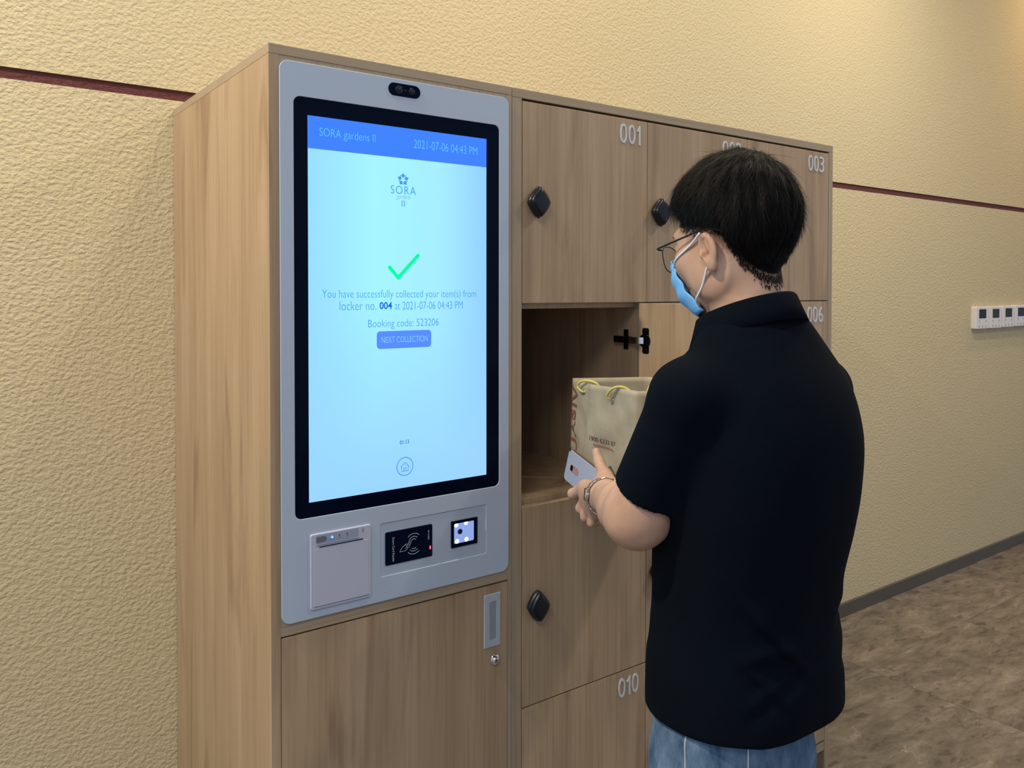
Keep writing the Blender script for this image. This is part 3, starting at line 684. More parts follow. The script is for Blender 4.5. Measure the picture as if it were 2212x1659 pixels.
_tc = N_.new('ShaderNodeTexCoord'); _n = N_.new('ShaderNodeTexNoise'); _n.inputs['Scale'].default_value = 22; _n.inputs['Detail'].default_value = 5; L_.new(_tc.outputs['Object'], _n.inputs['Vector'])
_r = N_.new('ShaderNodeValToRGB'); _r.color_ramp.elements[0].position = .3; _r.color_ramp.elements[0].color = (.43, .26, .185, 1); _r.color_ramp.elements[1].position = .72; _r.color_ramp.elements[1].color = (.52, .345, .255, 1)
L_.new(_n.outputs['Fac'], _r.inputs[0]); L_.new(_r.outputs[0], B_.inputs['Base Color'])
M_shirt = plain('black_pique', (.0022, .0047, .0092, 1), .9, spec=.06, noise=.35, scale=600, bump=.0003)
M_hair = plain('black_hair', (.0026, .0026, .0030, 1), .62, spec=.14, noise=.3, scale=150)
person = empty('person', (PX, PY, 0), 'person in black polo, jeans, glasses and blue face mask, reaching toward the open locker', 'person')

body = SDF()
body.add(loftsdf(ZS, [a - (.045 if z < .9 else .020) for a, z in zip(AS, ZS)], [b - (.040 if z < .9 else .020) for b, z in zip(BS, ZS)], PX, YS_, 0))
body.add(cap((.571, -.590, 1.53), (.575, -.612, 1.40), .054, .064), .03)
for s, sh, el, wr in ((-1, SHL, ELL_, WRL), (1, SHR, ELR, WRR)):
    body.add(cap((PX + s * .05, -.614, 1.385), sh, .036, .038), .03)
    body.add(cap(sh, lerp(sh, el, .5), .038, .042), .03); body.add(cap(lerp(sh, el, .5), el,   .042, .046), .02)
    mid = lerp(el, wr, .32)
    body.add(cap(el, mid, .049, .0425), .025); body.add(cap(mid, wr, .0425, .0285), .02)
    body.add(cap((PX - .028 + s * .06, -.590, .78), (PX + s * .085, -.592, .50), .050, .050), .02); body.add(cap((PX + s * .085, -.592, .50), (PX + s * .102, -.600, .08), .050, .036), .03)
# head
body.add(ehd((0, -.012, .030), (.0755, .096, .086)), .02)
body.add(ehd((0, .028, -.022), (.064, .070, .080)), .03)
body.add(ehd((0, .040, -.078), (.048, .050, .034)), .03)
body.add(ehd((0, .086, -.098), (.019, .016, .015)), .02)
for s in (-1, 1):
    body.add(ehd((s * .042, .062, -.030), (.022, .026, .024)), .03)      # cheek
    body.add(ehd((s * .056, .012, -.062), (.012, .034, .028)), .03)      # jaw corner
    body.add(ehd((s * .026, .078, .020), (.026, .012, .008)), .02)       # brow
    body.sub(ehd((s * .031, .104, .001), (.016, .012, .010)), .012)      # eye socket
    body.add(ehd((s * .031, .086, .001), (.0125, .0125, .0115)), .003)   # eyeball and lid
    # ear
    ec = (s * .0785, -.008, -.026); er = np.array(HR)
    th = math.radians(-12); Rx = np.array([[1, 0, 0], [0, math.cos(th), -math.sin(th)], [0, math.sin(th), math.cos(th)]], np.float32)
    psi = s * math.radians(5); Rz = np.array([[math.cos(psi), -math.sin(psi), 0], [math.sin(psi), math.cos(psi), 0], [0, 0, 1]], np.float32)
    ER = HR @ Rz @ Rx
    ew = hd_(ec); q = lambda c: ew + ER @ np.array(c, np.float32)
    ear = SDF()
    body.add(ell(q((s * .002, 0, .002)), (.0075, .0175, .0270), ER), .006)
    body.add(ell(q((s * .001, .004, -.025)), (.0065, .0095, .0115), ER), .008)       # lobe
    body.sub(ell(q((s * .0095, .003, .004)), (.0095, .0118, .0200), ER), .0012)        # bowl
    body.add(ell(q((s * .004, -.003, .006)), (.0038, .0026, .0135), ER), .002)       # inner ridge
    body.add(ell(q((s * .004, .0135, -.004)), (.0050, .0040, .0060), ER), .003)      # tragus
    body.sub(ell(q((s * .006, .006, -.006)), (.009, .0045, .0065), ER), .001)
body.add(cap(hd_((0, .094, .012)), hd_((0, .112, -.026)), .0085, .0125), .014)
for s in (-1, 1): body.add(ehd((s * .011, .104, -.032), (.0075, .009, .0075)), .008)
body.add(ehd((0, .096, -.058), (.022, .010, .006)), .006); body.add(ehd((0, .095, -.068), (.019, .010, .006)), .005)
# left hand around the phone
def hand(chain, palm, k=.010):
    for (a, b, ra, rb) in palm: body.add(cap(a, b, ra, rb), .022)
    for pts, rad in chain:
        for i in range(len(pts) - 1): body.add(cap(pts[i], pts[i + 1], rad[i], rad[i + 1]), .006 if i else k)
wl = np.array(WRL)
iM, mM, rM, pM = (.566, -.2125, 1.1000), (.562, -.2235, 1.0850), (.559, -.2385, 1.0710), (.556, -.2540, 1.0600)
LH_palm = [(tuple(wl), iM, .0225, .0135), (tuple(wl), mM, .0225, .0135), (tuple(wl), rM, .022, .0130), (tuple(wl + np.array([0, 0, -.008])), pM, .019, .0120),
           (tuple(wl + np.array([.012, .004, .012])), (.589, -.2445, 1.122), .022, .0155)]
LH = [([(.566, -.268, 1.108), (.5885, -.244, 1.1235), (.5995, -.2145, 1.146), (.6045, -.200, 1.163)], [.020, .0135, .0108, .0088]),
      ([iM, (.5635, -.1760, 1.0790), (.5900, -.1600, 1.0700), (.6085, -.1620, 1.0800)], [.0125, .0105, .0095, .0080]),
      ([mM, (.5630, -.2010, 1.0550), (.5900, -.1870, 1.0500), (.6080, -.1880, 1.0640)], [.0125, .0103, .0095, .0080]),
      ([rM, (.5590, -.2200, 1.0425), (.5860, -.2080, 1.0400), (.6040, -.2080, 1.0550)], [.0120, .0098, .0090, .0075]),
      ([pM, (.5520, -.2460, 1.0380), (.5740, -.2340, 1.0320), (.5920, -.2320, 1.0430)], [.0108, .0086, .0078, .0066])]
hand(LH, LH_palm)
# right hand under the bag
wr_ = np.array(WRR)
RM = [(.775, -.228, 1.080), (.792, -.220, 1.080), (.808, -.217, 1.080), (.823, -.220, 1.079)]
hand([([(.812, -.285, 1.078), (.782, -.262, 1.085), (.752, -.247, 1.091), (.735, -.238, 1.093)], [.019, .0125, .0105, .0085])] +
     [([m0, (m0[0] - .012, m0[1] + .042 - .004 * abs(i - 1), 1.083), (m0[0] - .018, m0[1] + .068 - .005 * abs(i - 1), 1.088), (m0[0] - .021, m0[1] + .088 - .006 * abs(i - 1), 1.0915)], [.0118, .0098, .0088, .0075]) for i, m0 in enumerate(RM)],
     [(tuple(wr_), m0, .0225, .0125) for m0 in RM])
V, F = surface(body, (.28, -.82, .02), (.92, -.12, 1.74), .0022)
bo = sdfmesh('body', V, F, skin, person, 1)
# nails on the visible left hand
def nail(c, d, n, w_, l_):
    d = Vector(d).normalized(); n = Vector(n); n = (n - d * n.dot(d)).normalized(); b = d.cross(n); c = Vector(c)
    return [c + d * (l_ * u) + b * (w_ * v) + n * (.0008 - .0016 * v * v) for u in (-1, -.3, .5, 1) for v in (-1, -.5, 0, .5, 1)]
M_nail = plain('nail', (.66, .42, .34, 1), .3)
for tip, dip, n in (((.6045, -.200, 1.163), (.5995, -.2145, 1.146), (.35, .8, -.1)),):
    d = Vector(tip) - Vector(dip); nv = Vector(n); vv = nail(Vector(tip) - d * .1 + (nv - d.normalized() * nv.dot(d.normalized())).normalized() * .0086, d, n, .0055, .0065)
    pyobj('nail', vv, [[r_ * 5 + c_, r_ * 5 + c_ + 1, r_ * 5 + c_ + 6, r_ * 5 + c_ + 5] for r_ in range(3) for c_ in range(4)], M_nail, person, True)

# polo shirt
HEM = .825
shirt = SDF()
def plane(pt, n):
    pt = np.array(pt, np.float32); n = np.array(n, np.float32); n = n / np.linalg.norm(n); return lambda P: (P - pt) @ n
def sleeve(sh, el):
    c = cap(sh, lerp(sh, el, 1.15), .0540, .0535); pl = plane(lerp(sh, el, .78), (0, .58, -1))
    hole = cap(lerp(sh, el, .70), lerp(sh, el, 1.3), .0475, .0495)
    return lambda P: np.maximum(np.maximum(c(P), pl(P)), -hole(P))
for s, sh, el in ((-1, SHL, ELL_), (1, SHR, ELR)):
    shirt.add(sleeve(sh, el))
    shirt.add(cap((PX + s * .045, -.614, 1.392), sh, .048, .0540), .02)
shirt.add(loftsdf(ZS, AS, BS, PX, YS_, 0, 2.25), .03)
shirt.add(ell((.428, -.512, 1.238), (.022, .030, .010)), .02)
shirt.inter(lambda P: (HEM + .0 * P[:, 0]) - P[:, 2], .004)
shirt.sub(loftsdf([.60, .70, .825, .848], [.142, .152, .1625, .155], [.106, .115, .1245, .118], PX, [-.59] * 4, 0, 2.25), 0)
shirt.sub(cap((.572, -.602, 1.45), (.572, -.588, 1.56), .060, .064), .004)
def sst(a, b, x):
    t = np.clip((x - a) / (b - a), 0, 1); return t * t * (3 - 2 * t)
def wrinkles(P):
    x, y, z = P[:, 0], P[:, 1], P[:, 2]; low = np.clip((1.16 - z) / .2, 0, 1); a = np.arctan2(y - PY, x - PX)
    tor = np.clip((x - .445) / .03, 0, 1) * np.clip((.735 - x) / .03, 0, 1); S_ = .808 * x - .589 * y; bk = np.clip((-.58 - y) / .03, 0, 1)
    d = .0026 * low * np.sin(z * 42 + 2.2 * np.sin(a * 2 + 1) + 3.1 * x * 4) * (.6 + .4 * np.sin(a * 3 + z * 9))
    d += .0016 * low * np.sin(z * 83 - a * 3.1 + 1.4 * np.sin(z * 21)) * np.clip((z - .86) / .05, 0, 1)
    def ridge(z0, wd, amp, s0, s1):
        g = (z - z0) / wd; return -amp * (np.exp(-g * g) - .7 * np.exp(-(g + 1.6) ** 2)) * sst(s0, s0 + .05, S_) * (1 - sst(s1 - .06, s1, S_)) * bk
    d += ridge(1.121 - (S_ - .689) * 1.05, .012, .006, .65, .90) + ridge(.938 + .25 * (S_ - .70) - 1.1 * (S_ - .74) ** 2, .012, .006, .63, .88) + ridge(1.02 - (S_ - .689) * .9, .011, .004, .66, .86) + ridge(.90 + .55 * (S_ - .80), .013, .004, .74, .97)
    d += ridge(1.21 - (S_ - .66) * 1.6, .012, .004, .62, .74)
    d += .009 * np.exp(-((z - .985) / .012) ** 2) * sst(.93, .97, S_)
    d *= tor
    return d.astype(np.float32)
V, F = surface(shirt, (.28, -.82, .74), (.90, -.38, 1.50), .0031, wrinkles)
so = sdfmesh('polo_shirt', V, F, M_shirt, person, 2)
# collar: folded band around the neck
def collar():
    n = 56; prof = 7; vs = []
    for i in range(n + 1):
        a = math.radians(-90 - 158 + 316 * i / n)           # opening at the front (+y)
        f = (1 - math.cos(a + PI / 2)) / 2                   # 0 at the back, 1 at the front
        cx, cy = .571, -.603 + .012 * f
        ztop = 1.4905 - .052 * f; r0 = .0635 + .004 * f
        drop = .040 + .022 * f ** 2; flare = .0155 - .004 * f
        P = [(r0 - .001, ztop - .022), (r0, ztop - .004), (r0 + .0024, ztop), (r0 + .0052, ztop - .003), (r0 + .0052 + flare * .45, ztop - drop * .5), (r0 + .006 + flare, ztop - drop), (r0 + .0035 + flare, ztop - drop - .0006)]
        for (r, z) in P: vs.append((cx + r * math.cos(a) * 1.0, cy + r * math.sin(a) * 1.08, z))
    f = [[i * prof + k, i * prof + k + 1, (i + 1) * prof + k + 1, (i + 1) * prof + k] for i in range(n) for k in range(prof - 1)]
    o = pyobj('collar', vs, f, M_shirt, person, True)
    md = o.modifiers.new('s', 'SOLIDIFY'); md.thickness = .0016; md.offset = 0
    return o
collar()
def seam_ring(name, z, grow, r):
    qa, ra = interp_smooth(ZS, AS); _, rb = interp_smooth(ZS, BS); pts = []
    return None
# jeans
jeans = SDF()
jeans.add(loftsdf([.60, .70, .785, .845, .875], [.132, .136, .140, .128, .105], [.104, .108, .111, .102, .085], PX - .028, [-.588] * 5, 0, 2.25))
for s in (-1, 1):
    jeans.add(cap((PX - .028 + s * .062, -.590, .70), (PX + s * .085, -.592, .46), .078, .070), .04); jeans.add(cap((PX + s * .085, -.592, .46), (PX + s * .102, -.600, .05), .070, .058), .03)
jeans.inter(lambda P: .05 - P[:, 2], .002)
def denimfold(P): return (.0022 * np.sin(P[:, 2] * 60 + P[:, 0] * 30) * np.sin(P[:, 1] * 37 + P[:, 2] * 14)).astype(np.float32)
V, F = surface(jeans, (.36, -.80, .03), (.80, -.42, .95), .0055, denimfold)
M_denim, N_, L_, B_ = new_mat('blue_denim'); B_.inputs['Roughness'].default_value = .9; B_.inputs['Specular IOR Level'].default_value = .1
_tc = N_.new('ShaderNodeTexCoord'); _n = N_.new('ShaderNodeTexNoise'); _n.inputs['Scale'].default_value = 26; _n.inputs['Detail'].default_value = 7; _n.inputs['Roughness'].default_value = .7
_mp = N_.new('ShaderNodeMapping'); _mp.inputs['Scale'].default_value = (1, 1, .45); L_.new(_tc.outputs['Object'], _mp.inputs[0]); L_.new(_mp.outputs[0], _n.inputs['Vector'])
_r = N_.new('ShaderNodeValToRGB'); _r.color_ramp.elements[0].position = .34; _r.color_ramp.elements[0].color = (.035, .080, .155, 1); _r.color_ramp.elements[1].position = .70; _r.color_ramp.elements[1].color = (.165, .26, .40, 1)
L_.new(_n.outputs['Fac'], _r.inputs[0]); L_.new(_r.outputs[0], B_.inputs['Base Color'])
jo = sdfmesh('jeans', V, F, M_denim, person, 2)
M_stitch = plain('pale_stitching', (.52, .56, .60, 1), .8)
def march(sd, o, d, t0=.35):
    o = np.array(o, np.float32); d = np.array(d, np.float32); d /= np.linalg.norm(d); t = t0; lo_, hi_ = 0., t0
    for _ in range(28):
        md = (lo_ + hi_) / 2; p = (o + d * md)[None, None, :]
        if sd.ev(p, p[:, 0], 1.0)[0, 0] + denimfold(p[0])[0] < 0: lo_ = md
        else: hi_ = md
    return o + d * lo_
for nm, ang in (('side_seam', 184), ('pocket_seam', 217)):
    pts = [march(jeans, (PX, -.6, z), (math.cos(math.radians(ang)), math.sin(math.radians(ang)), 0)) for z in np.linspace(.825, .70, 14)]
    tube('seam', pts, .0012, M_stitch, jo, 6)
# shoes
for s in (-1, 1):
    sh = SDF(); x = PX + s * .108
    sh.add(ell((x, -.52, .045), (.048, .135, .045))); sh.add(ell((x, -.605, .055), (.042, .052, .05)), .03); sh.add(ell((x, -.45, .035), (.047, .075, .034)), .03)
    sh.inter(lambda P: .014 - P[:, 2]); V, F = surface(sh, (x - .08, -.72, 0), (x + .08, -.34, .15), .006)
    o = sdfmesh('shoe', V, F, plain('dark_shoe', (.03, .03, .035, 1), .5), person, 2)
    bm = bmesh.new(); L = [(x + .049 * math.cos(2 * PI * k / 28), -.525 + .138 * math.sin(2 * PI * k / 28)) for k in range(28)]
    loft_loops(bm, [[(p[0], p[1], .0) for p in L], [(p[0], p[1], .018) for p in L]]); bmobj('sole', bm, plain('white_sole', (.6, .6, .58, 1), .7), o)

# hair: sculpted cap plus strands
def hl(P): return (P - HC) @ HR
ZLy = [-.12, -.063, -.052, -.040, -.030, -.012, .012, .040, .065, .085, .12]; ZLz = [-.092, -.088, -.076, -.050, -.014, .006, .016, .026, .046, .058, .075]
ZDy = [-.12, -.066, -.052, -.036, -.015, .02, .06, .09, .12]; ZDz = [-.062, -.058, -.034, .006, .032, .046, .052, .060, .072]
def sst(a, b, x): t = np.clip((x - a) / (b - a), 0, 1); return t * t * (3 - 2 * t)
def hair_t(q):
    zl = np.interp(q[:, 1], ZLy, ZLz); zd = np.interp(q[:, 1], ZDy, ZDz)
    back = sst(-.04, -.095, q[:, 1]); w_ = .012 + .018 * sst(-.03, -.06, q[:, 1])
    return -.0055 * (1 - sst(-.010, 0, q[:, 2] - zl)) + .0042 * sst(0, 1, (q[:, 2] - zl) / w_) + .0140 * sst(-.026, .030, q[:, 2] - zd) * (1 - .55 * back) + .004 * sst(.05, .11, q[:, 2]) + .004 * sst(.03, .09, q[:, 1]) * sst(.04, .07, q[:, 2])
cran = ehd((0, -.012, .030), (.0755, .096, .086)); nape = cap((.571, -.590, 1.53), (.575, -.612, 1.40), .054, .064); facee = ehd((0, .028, -.022), (.064, .070, .080))
jawf = [ehd((0, .040, -.078), (.048, .050, .034))] + [ehd((q_ * .056, .012, -.062), (.012, .034, .028)) for q_ in (-1, 1)]
def scalp(P):
    d = nape(P)
    for f_, k in [(cran, .02), (facee, .03)] + [(f_, .03) for f_ in jawf]:
        e = f_(P); h = np.maximum(k - np.abs(d - e), 0) / k; d = np.minimum(d, e) - h * h * k * .25
    return d
def hairf(P):
    q = hl(P); t = hair_t(q)
    tuft = .0016 * np.sin(q[:, 0] * 150 + 40 * q[:, 1]) * np.sin(q[:, 1] * 120 + q[:, 2] * 60) + .0012 * np.sin(np.arctan2(q[:, 0], q[:, 1] + .05) * 26 + q[:, 2] * 30)
    return scalp(P) - t - tuft * (t > .008)
hs = SDF(); hs.add(hairf)
V, F = surface(hs, (.44, -.72, 1.46), (.70, -.42, 1.76), .0026)
hq = hl(V.astype(np.float32)); keep_v = hair_t(hq) > .0006
keep = keep_v[F].all(1); F = F[keep]; used, inv = np.unique(F, return_inverse=True); V = V[used]; F = inv.reshape(-1, 4)
ho = sdfmesh('hair', V, F, M_hair, person, 1)
def strands(name, base, nrm, lenf, wid, lift, n, seg=5):
    crown = np.array([.005, -.062, .118]); q = hl(base.astype(np.float32)); vs = []; fs = []
    for i in range(n):
        k = rng.integers(len(base)); p = q[k].astype(float); nn = HR.T @ nrm[k]
        d = p - crown; d = d - nn * (d @ nn); d /= (np.linalg.norm(d) + 1e-6); d = d + rng.normal(0, .16, 3); L_ = lenf(p) * rng.uniform(.7, 1.25)
        if L_ < .001: continue
        side = np.cross(d, nn); side /= (np.linalg.norm(side) + 1e-6); b0 = len(vs); w_ = wid * rng.uniform(.7, 1.3); tw = rng.normal(0, .35)
        for s in range(seg):
            t = s / (seg - 1); c = p + d * L_ * t + nn * (lift(p) * math.sin(t * PI * .62) - .006 * t * t * (L_ / .03)) + side * (tw * L_ * .25 * t * t); c = c + np.array([0, 0, -1]) * L_ * .12 * t * t
            ww = w_ * (1 - t * .85); vs += [HC + HR @ (c + side * ww), HC + HR @ (c - side * ww)]
        for s in range(seg - 1): fs.append([b0 + 2 * s, b0 + 2 * s + 1, b0 + 2 * s + 3, b0 + 2 * s + 2])
    return vs, fs
me = ho.data; nv = len(me.vertices); nrm = np.empty(nv * 3); me.vertices.foreach_get('normal', nrm); nrm = nrm.reshape(-1, 3)
tv = hair_t(hl(V.astype(np.float32)))
thick = np.nonzero(tv > .006)[0]; thin = np.nonzero(tv <= .009)[0]
v1, f1 = strands('s', V[thick], nrm[thick], lambda p: .030 if p[2] > .0 else (.016 if p[2] > -.035 else .008), .00035, lambda p: .0022, 15000)
v2, f2 = strands('s', V[thin], nrm[thin], lambda p: .0055, .00018, lambda p: .0013, 12000, 3)
# short fade below the hairline, on the skin
bv = np.empty(len(bo.data.vertices) * 3); bo.data.vertices.foreach_get('co', bv); bv = bv.reshape(-1, 3) + np.array(person.location); bn = np.empty(len(bo.data.vertices) * 3); bo.data.vertices.foreach_get('normal', bn); bn = bn.reshape(-1, 3)
qb = hl(bv.astype(np.float32)); zl = np.interp(qb[:, 1], ZLy, ZLz); dz = qb[:, 2] - zl
fade = np.nonzero((dz > -.020) & (dz < .006) & (qb[:, 1] < .068) & (np.abs(qb[:, 0]) < .079) & (qb[:, 2] > -.12) & ~((qb[:, 1] > -.03) & (qb[:, 1] < .016) & (qb[:, 2] < .008)))[0]
pr_ = np.clip(1 + dz[fade] / .020, 0, 1) ** 1.7; fade = fade[rng.random(len(fade)) < pr_]
v3, f3 = strands('s', bv[fade], bn[fade], lambda p: .0050, .00016, lambda p: .0014, 12000, 3)
vs, fs = list(v1), list(f1)
for v_, f_ in ((v2, f2), (v3, f3)): b0 = len(vs); vs += v_; fs += [[i + b0 for i in q_] for q_ in f_]
st_o = pyobj('hair_strands', vs, fs, M_hair, ho); st_o['kind'] = 'stuff'
# eyebrows
for s in (-1, 1): tube('eyebrow', [hd_((s * x, y, z)) for x, y, z in ((.014, .1005, .0175), (.028, .099, .0215), (.042, .091, .021), (.050, .082, .016))], [.002, .0028, .0024, .001], M_hair, person, 6)
# glasses
M_frame = plain('dark_glasses_frame', (.006, .008, .016, 1), .3, metal=.3)
bm = bmesh.new()
for s in (-1, 1):
    rim = [hd_((s * (.0345 + .0262 * np.sign(math.cos(a)) * abs(math.cos(a)) ** .85), .1175 - .012 * (abs(.0345 + .0262 * math.cos(a)) / .06) ** 2, -.012 + .0225 * np.sign(math.sin(a)) * abs(math.sin(a)) ** .8)) for a in [2 * PI * k / 32 for k in range(32)]]
    addtube(bm, rim, .0009, 6, closed=True)
    addtube(bm, smoothpts([hd_((s * .0605, .1055, .002)), hd_((s * .0725, .104, .003)), hd_((s * .0745, .088, .004)), hd_((s * .0765, .045, .006)), hd_((s * .0775, .006, .0075)), hd_((s * .0775, -.020, .004)), hd_((s * .0765, -.040, -.006))], 5), .00155, 7)
addtube(bm, smoothpts([hd_((-.009, .1165, -.006)), hd_((0, .1195, -.003)), hd_((.009, .1165, -.006))], 4), .0011, 6)
bmesh.ops.recalc_face_normals(bm, faces=bm.faces[:])
gl = bmobj('glasses', bm, M_frame, person, True)
M_lens, N_, L_, B_ = new_mat('clear_lens'); B_.inputs['Roughness'].default_value = .02; B_.inputs['Transmission Weight'].default_value = 1.0; B_.inputs['IOR'].default_value = 1.02
for s in (-1, 1):
    bm = bmesh.new(); L = [hd_((s * (.0345 + .0255 * np.sign(math.cos(a)) * abs(math.cos(a)) ** .85), .1175 - .012 * (abs(.0345 + .0255 * math.cos(a)) / .06) ** 2, -.012 + .0218 * np.sign(math.sin(a)) * abs(math.sin(a)) ** .8)) for a in [2 * PI * k / 32 for k in range(32)]]
    bm.faces.new([bm.verts.new(p) for p in L]); bmobj('lens', bm, M_lens, gl)
# mask
M_mask = plain('blue_mask', (.16, .46, .90, 1), .75, noise=.06, scale=60); M_strap = plain('white_ear_loop', (.75, .80, .90, 1), .7)
def maskpt(s, t):
    yc = np.interp(t, [0, .18, .45, .75, 1], [.112, .123, .124, .114, .084]); zc = np.interp(t, [0, .18, .45, .75, 1], [-.012, -.034, -.066, -.096, -.120])
    xs = np.interp(t, [0, .3, .7, 1], [.050, .053, .052, .044]); ys = np.interp(t, [0, .3, .7, 1], [.094, .088, .072, .050]); zs = np.interp(t, [0, .3, .7, 1], [-.022, -.042, -.078, -.112])
    a = abs(s); pl = .0024 * math.sin(t * 22) * (1 - a * .3)
    e = 1 - math.cos(a * PI / 2)
    x = xs * math.sin(a * PI / 2) * (1 if s > 0 else -1); y = yc + (ys - yc) * e + pl; z = zc + (zs - zc) * a ** 1.5
    return hd_((x, y, z))
nu, nt = 28, 22; vs = [maskpt(-1 + 2 * i / nu, j / nt) for i in range(nu + 1) for j in range(nt + 1)]
mo = pyobj('face_mask', vs, [[i * (nt + 1) + j, i * (nt + 1) + j + 1, (i + 1) * (nt + 1) + j + 1, (i + 1) * (nt + 1) + j] for i in range(nu) for j in range(nt)], M_mask, person, True)
md = mo.modifiers.new('s', 'SOLIDIFY'); md.thickness = .0018; md.offset = 0
for s in (-1, 1):
    for a, b, c in ((maskpt(s, .12), hd_((s * .074, .030, -.008)), hd_((s * .0795, .004, .0035))), (maskpt(s, .93), hd_((s * .070, .024, -.078)), hd_((s * .0805, -.002, -.050)))):
        tube('ear_loop', smoothpts([a, np.array(a) * .62 + np.array(b) * .38 + HR @ np.array((s * .0075, .002, 0)), b, c], 5), .0019, M_strap, mo, 7)
# wrist watch
ax_ = (Vector(WRL) - Vector(ELL_)).normalized(); wc = Vector(WRL) - ax_ * .012
e1 = ax_.cross(Vector((0, 0, 1))).normalized(); e2 = e1.cross(ax_)
bm = bmesh.new(); NL = 26
for k in range(NL):
    a = 2 * PI * k / NL; ra, rb = .0360, .0352
    c = wc + e1 * (math.cos(a) * ra) + e2 * (math.sin(a) * rb); n = (e1 * math.cos(a) + e2 * math.sin(a)).normalized(); t = n.cross(ax_)
    b2 = bmesh.new(); bmesh.ops.create_cube(b2, size=1, matrix=Matrix.Translation(c) @ Matrix((t, ax_, n)).transposed().to_4x4() @ Matrix.Diagonal((.0079, .0135, .0030, 1)))
    bmesh.ops.bevel(b2, geom=b2.edges[:], offset=.0007, segments=1, affect='EDGES'); me = bpy.data.meshes.new('t'); b2.to_mesh(me); b2.free(); bm.from_mesh(me); bpy.data.meshes.remove(me)
wo = bmobj('wrist_watch', bm, plain('steel_links', (.58, .56, .54, 1), .22, metal=1.0), person)
a = math.radians(172); n = (e1 * math.cos(a) + e2 * math.sin(a)).normalized()
if n.x > 0: n = -n
t = n.cross(ax_); bm = bmesh.new(); cc = wc + n * .0365
loft_loops(bm, [[cc + n * h_ + (t * math.cos(2 * PI * k / 20) + ax_ * math.sin(2 * PI * k / 20)) * r_ for k in range(20)] for h_, r_ in ((-.003, .0125), (.002, .0125), (.0035, .0115), (.0035, .001))])
bmesh.ops.recalc_face_normals(bm, faces=bm.faces[:]); bmobj('watch_case', bm, M_chrome, wo)

# ------------------------------------------------------------------ phone in the left hand
pT = Vector((.6185, -.0945, 1.1203)); pB = Vector((.5865, -.2100, 1.1030))
Lx = (pB - pT).normalized(); wv = Vector((-.115, .178, -.977)); wv = (wv - Lx * wv.dot(Lx)).normalized(); nn = wv.cross(Lx).normalized()
if nn.x > 0: nn = -nn
def PHN(l, w_, n_): return pT + Lx * l + wv * w_ + nn * n_
phone = empty('mobile_phone', tuple(PHN(.075, 0, 0)), 'white phone in clear bronze-edged case held in the left hand before the bag', 'phone')
def rrl(l0, l1, w0, w1, r): return rr(l0, l1, w0, w1, r, 5)
def ph_plate(name, L, n0, n1, mat, cham=0.0, parent=None):
    bm = bmesh.new(); cl = sum(p[0] for p in L) / len(L); cw = sum(p[1] for p in L) / len(L)
    sc = lambda d: [(cl + (p[0] - cl) * (1 - d / .07), cw + (p[1] - cw) * (1 - d / .03)) for p in L]
    loops = [[PHN(*p, n0) for p in L]] + ([[PHN(*p, n1 - cham) for p in L], [PHN(*p, n1) for p in sc(cham)]] if cham else [[PHN(*p, n1) for p in L]])
    loft_loops(bm, loops); bmesh.ops.recalc_face_normals(bm, faces=bm.faces[:]); return bmobj(name, bm, mat, parent or phone)
ph_plate('frame', rrl(0, .150, -.0345, .0345, .010), -.0045, .0032, plain('bronze_frame', (.50, .27, .17, 1), .22, metal=.9), .0012)
ph_plate('back_cover', rrl(.0012, .1488, -.0333, .0333, .009), .0031, .0045, plain('pale_back', (.34, .385, .50, 1), .25), .0008)
ph_plate('screen', rrl(.002, .148, -.0325, .0325, .008), -.0052, -.0044, M_black)
ph_plate('camera_module', rrl(.022, .062, -.0075, .0075, .007), .0044, .0052, plain('rosy_module', (.36, .22, .21, 1), .3))
ph_plate('camera_lens', rrl(.0255, .036, -.0055, .0055, .002), .0051, .0058, M_black)
for w_ in (-.034, .034): ph_plate('corner_bumper', rrl(-.0012, .012, w_ - .004, w_ + .004, .003), -.0048, .0056, M_chrome, .001)

# ------------------------------------------------------------------ paper bag
ZB0, ZB1 = 1.104, 1.2945
TOP = [(.6321, -.2909), (.637, -.1522), (.6843, -.0319), (.8455, -.1124), (.793, -.3710)]
BOT = [(.640, -.2760), (.6400, -.1180), (.6790, -.0300), (.838, -.1100), (.790, -.3520)]
M_paper, N_, L_, B_ = new_mat('kraft_paper'); B_.inputs['Roughness'].default_value = .7; B_.inputs['Specular IOR Level'].default_value = .25
_tc = N_.new('ShaderNodeTexCoord'); _n = N_.new('ShaderNodeTexNoise'); _n.inputs['Scale'].default_value = 30; _n.inputs['Detail'].default_value = 6; L_.new(_tc.outputs['Object'], _n.inputs['Vector'])
_r = N_.new('ShaderNodeValToRGB'); _r.color_ramp.elements[0].position = .3; _r.color_ramp.elements[0].color = (.34, .295, .215, 1); _r.color_ramp.elements[1].position = .7; _r.color_ramp.elements[1].color = (.42, .375, .28, 1)
L_.new(_n.outputs['Fac'], _r.inputs[0]); L_.new(_r.outputs[0], B_.inputs['Base Color'])
bag = empty('paper_bag', (.735, -.19, ZB0), 'kraft paper carrier bag with yellow rope handles in front of the open locker', 'bag')
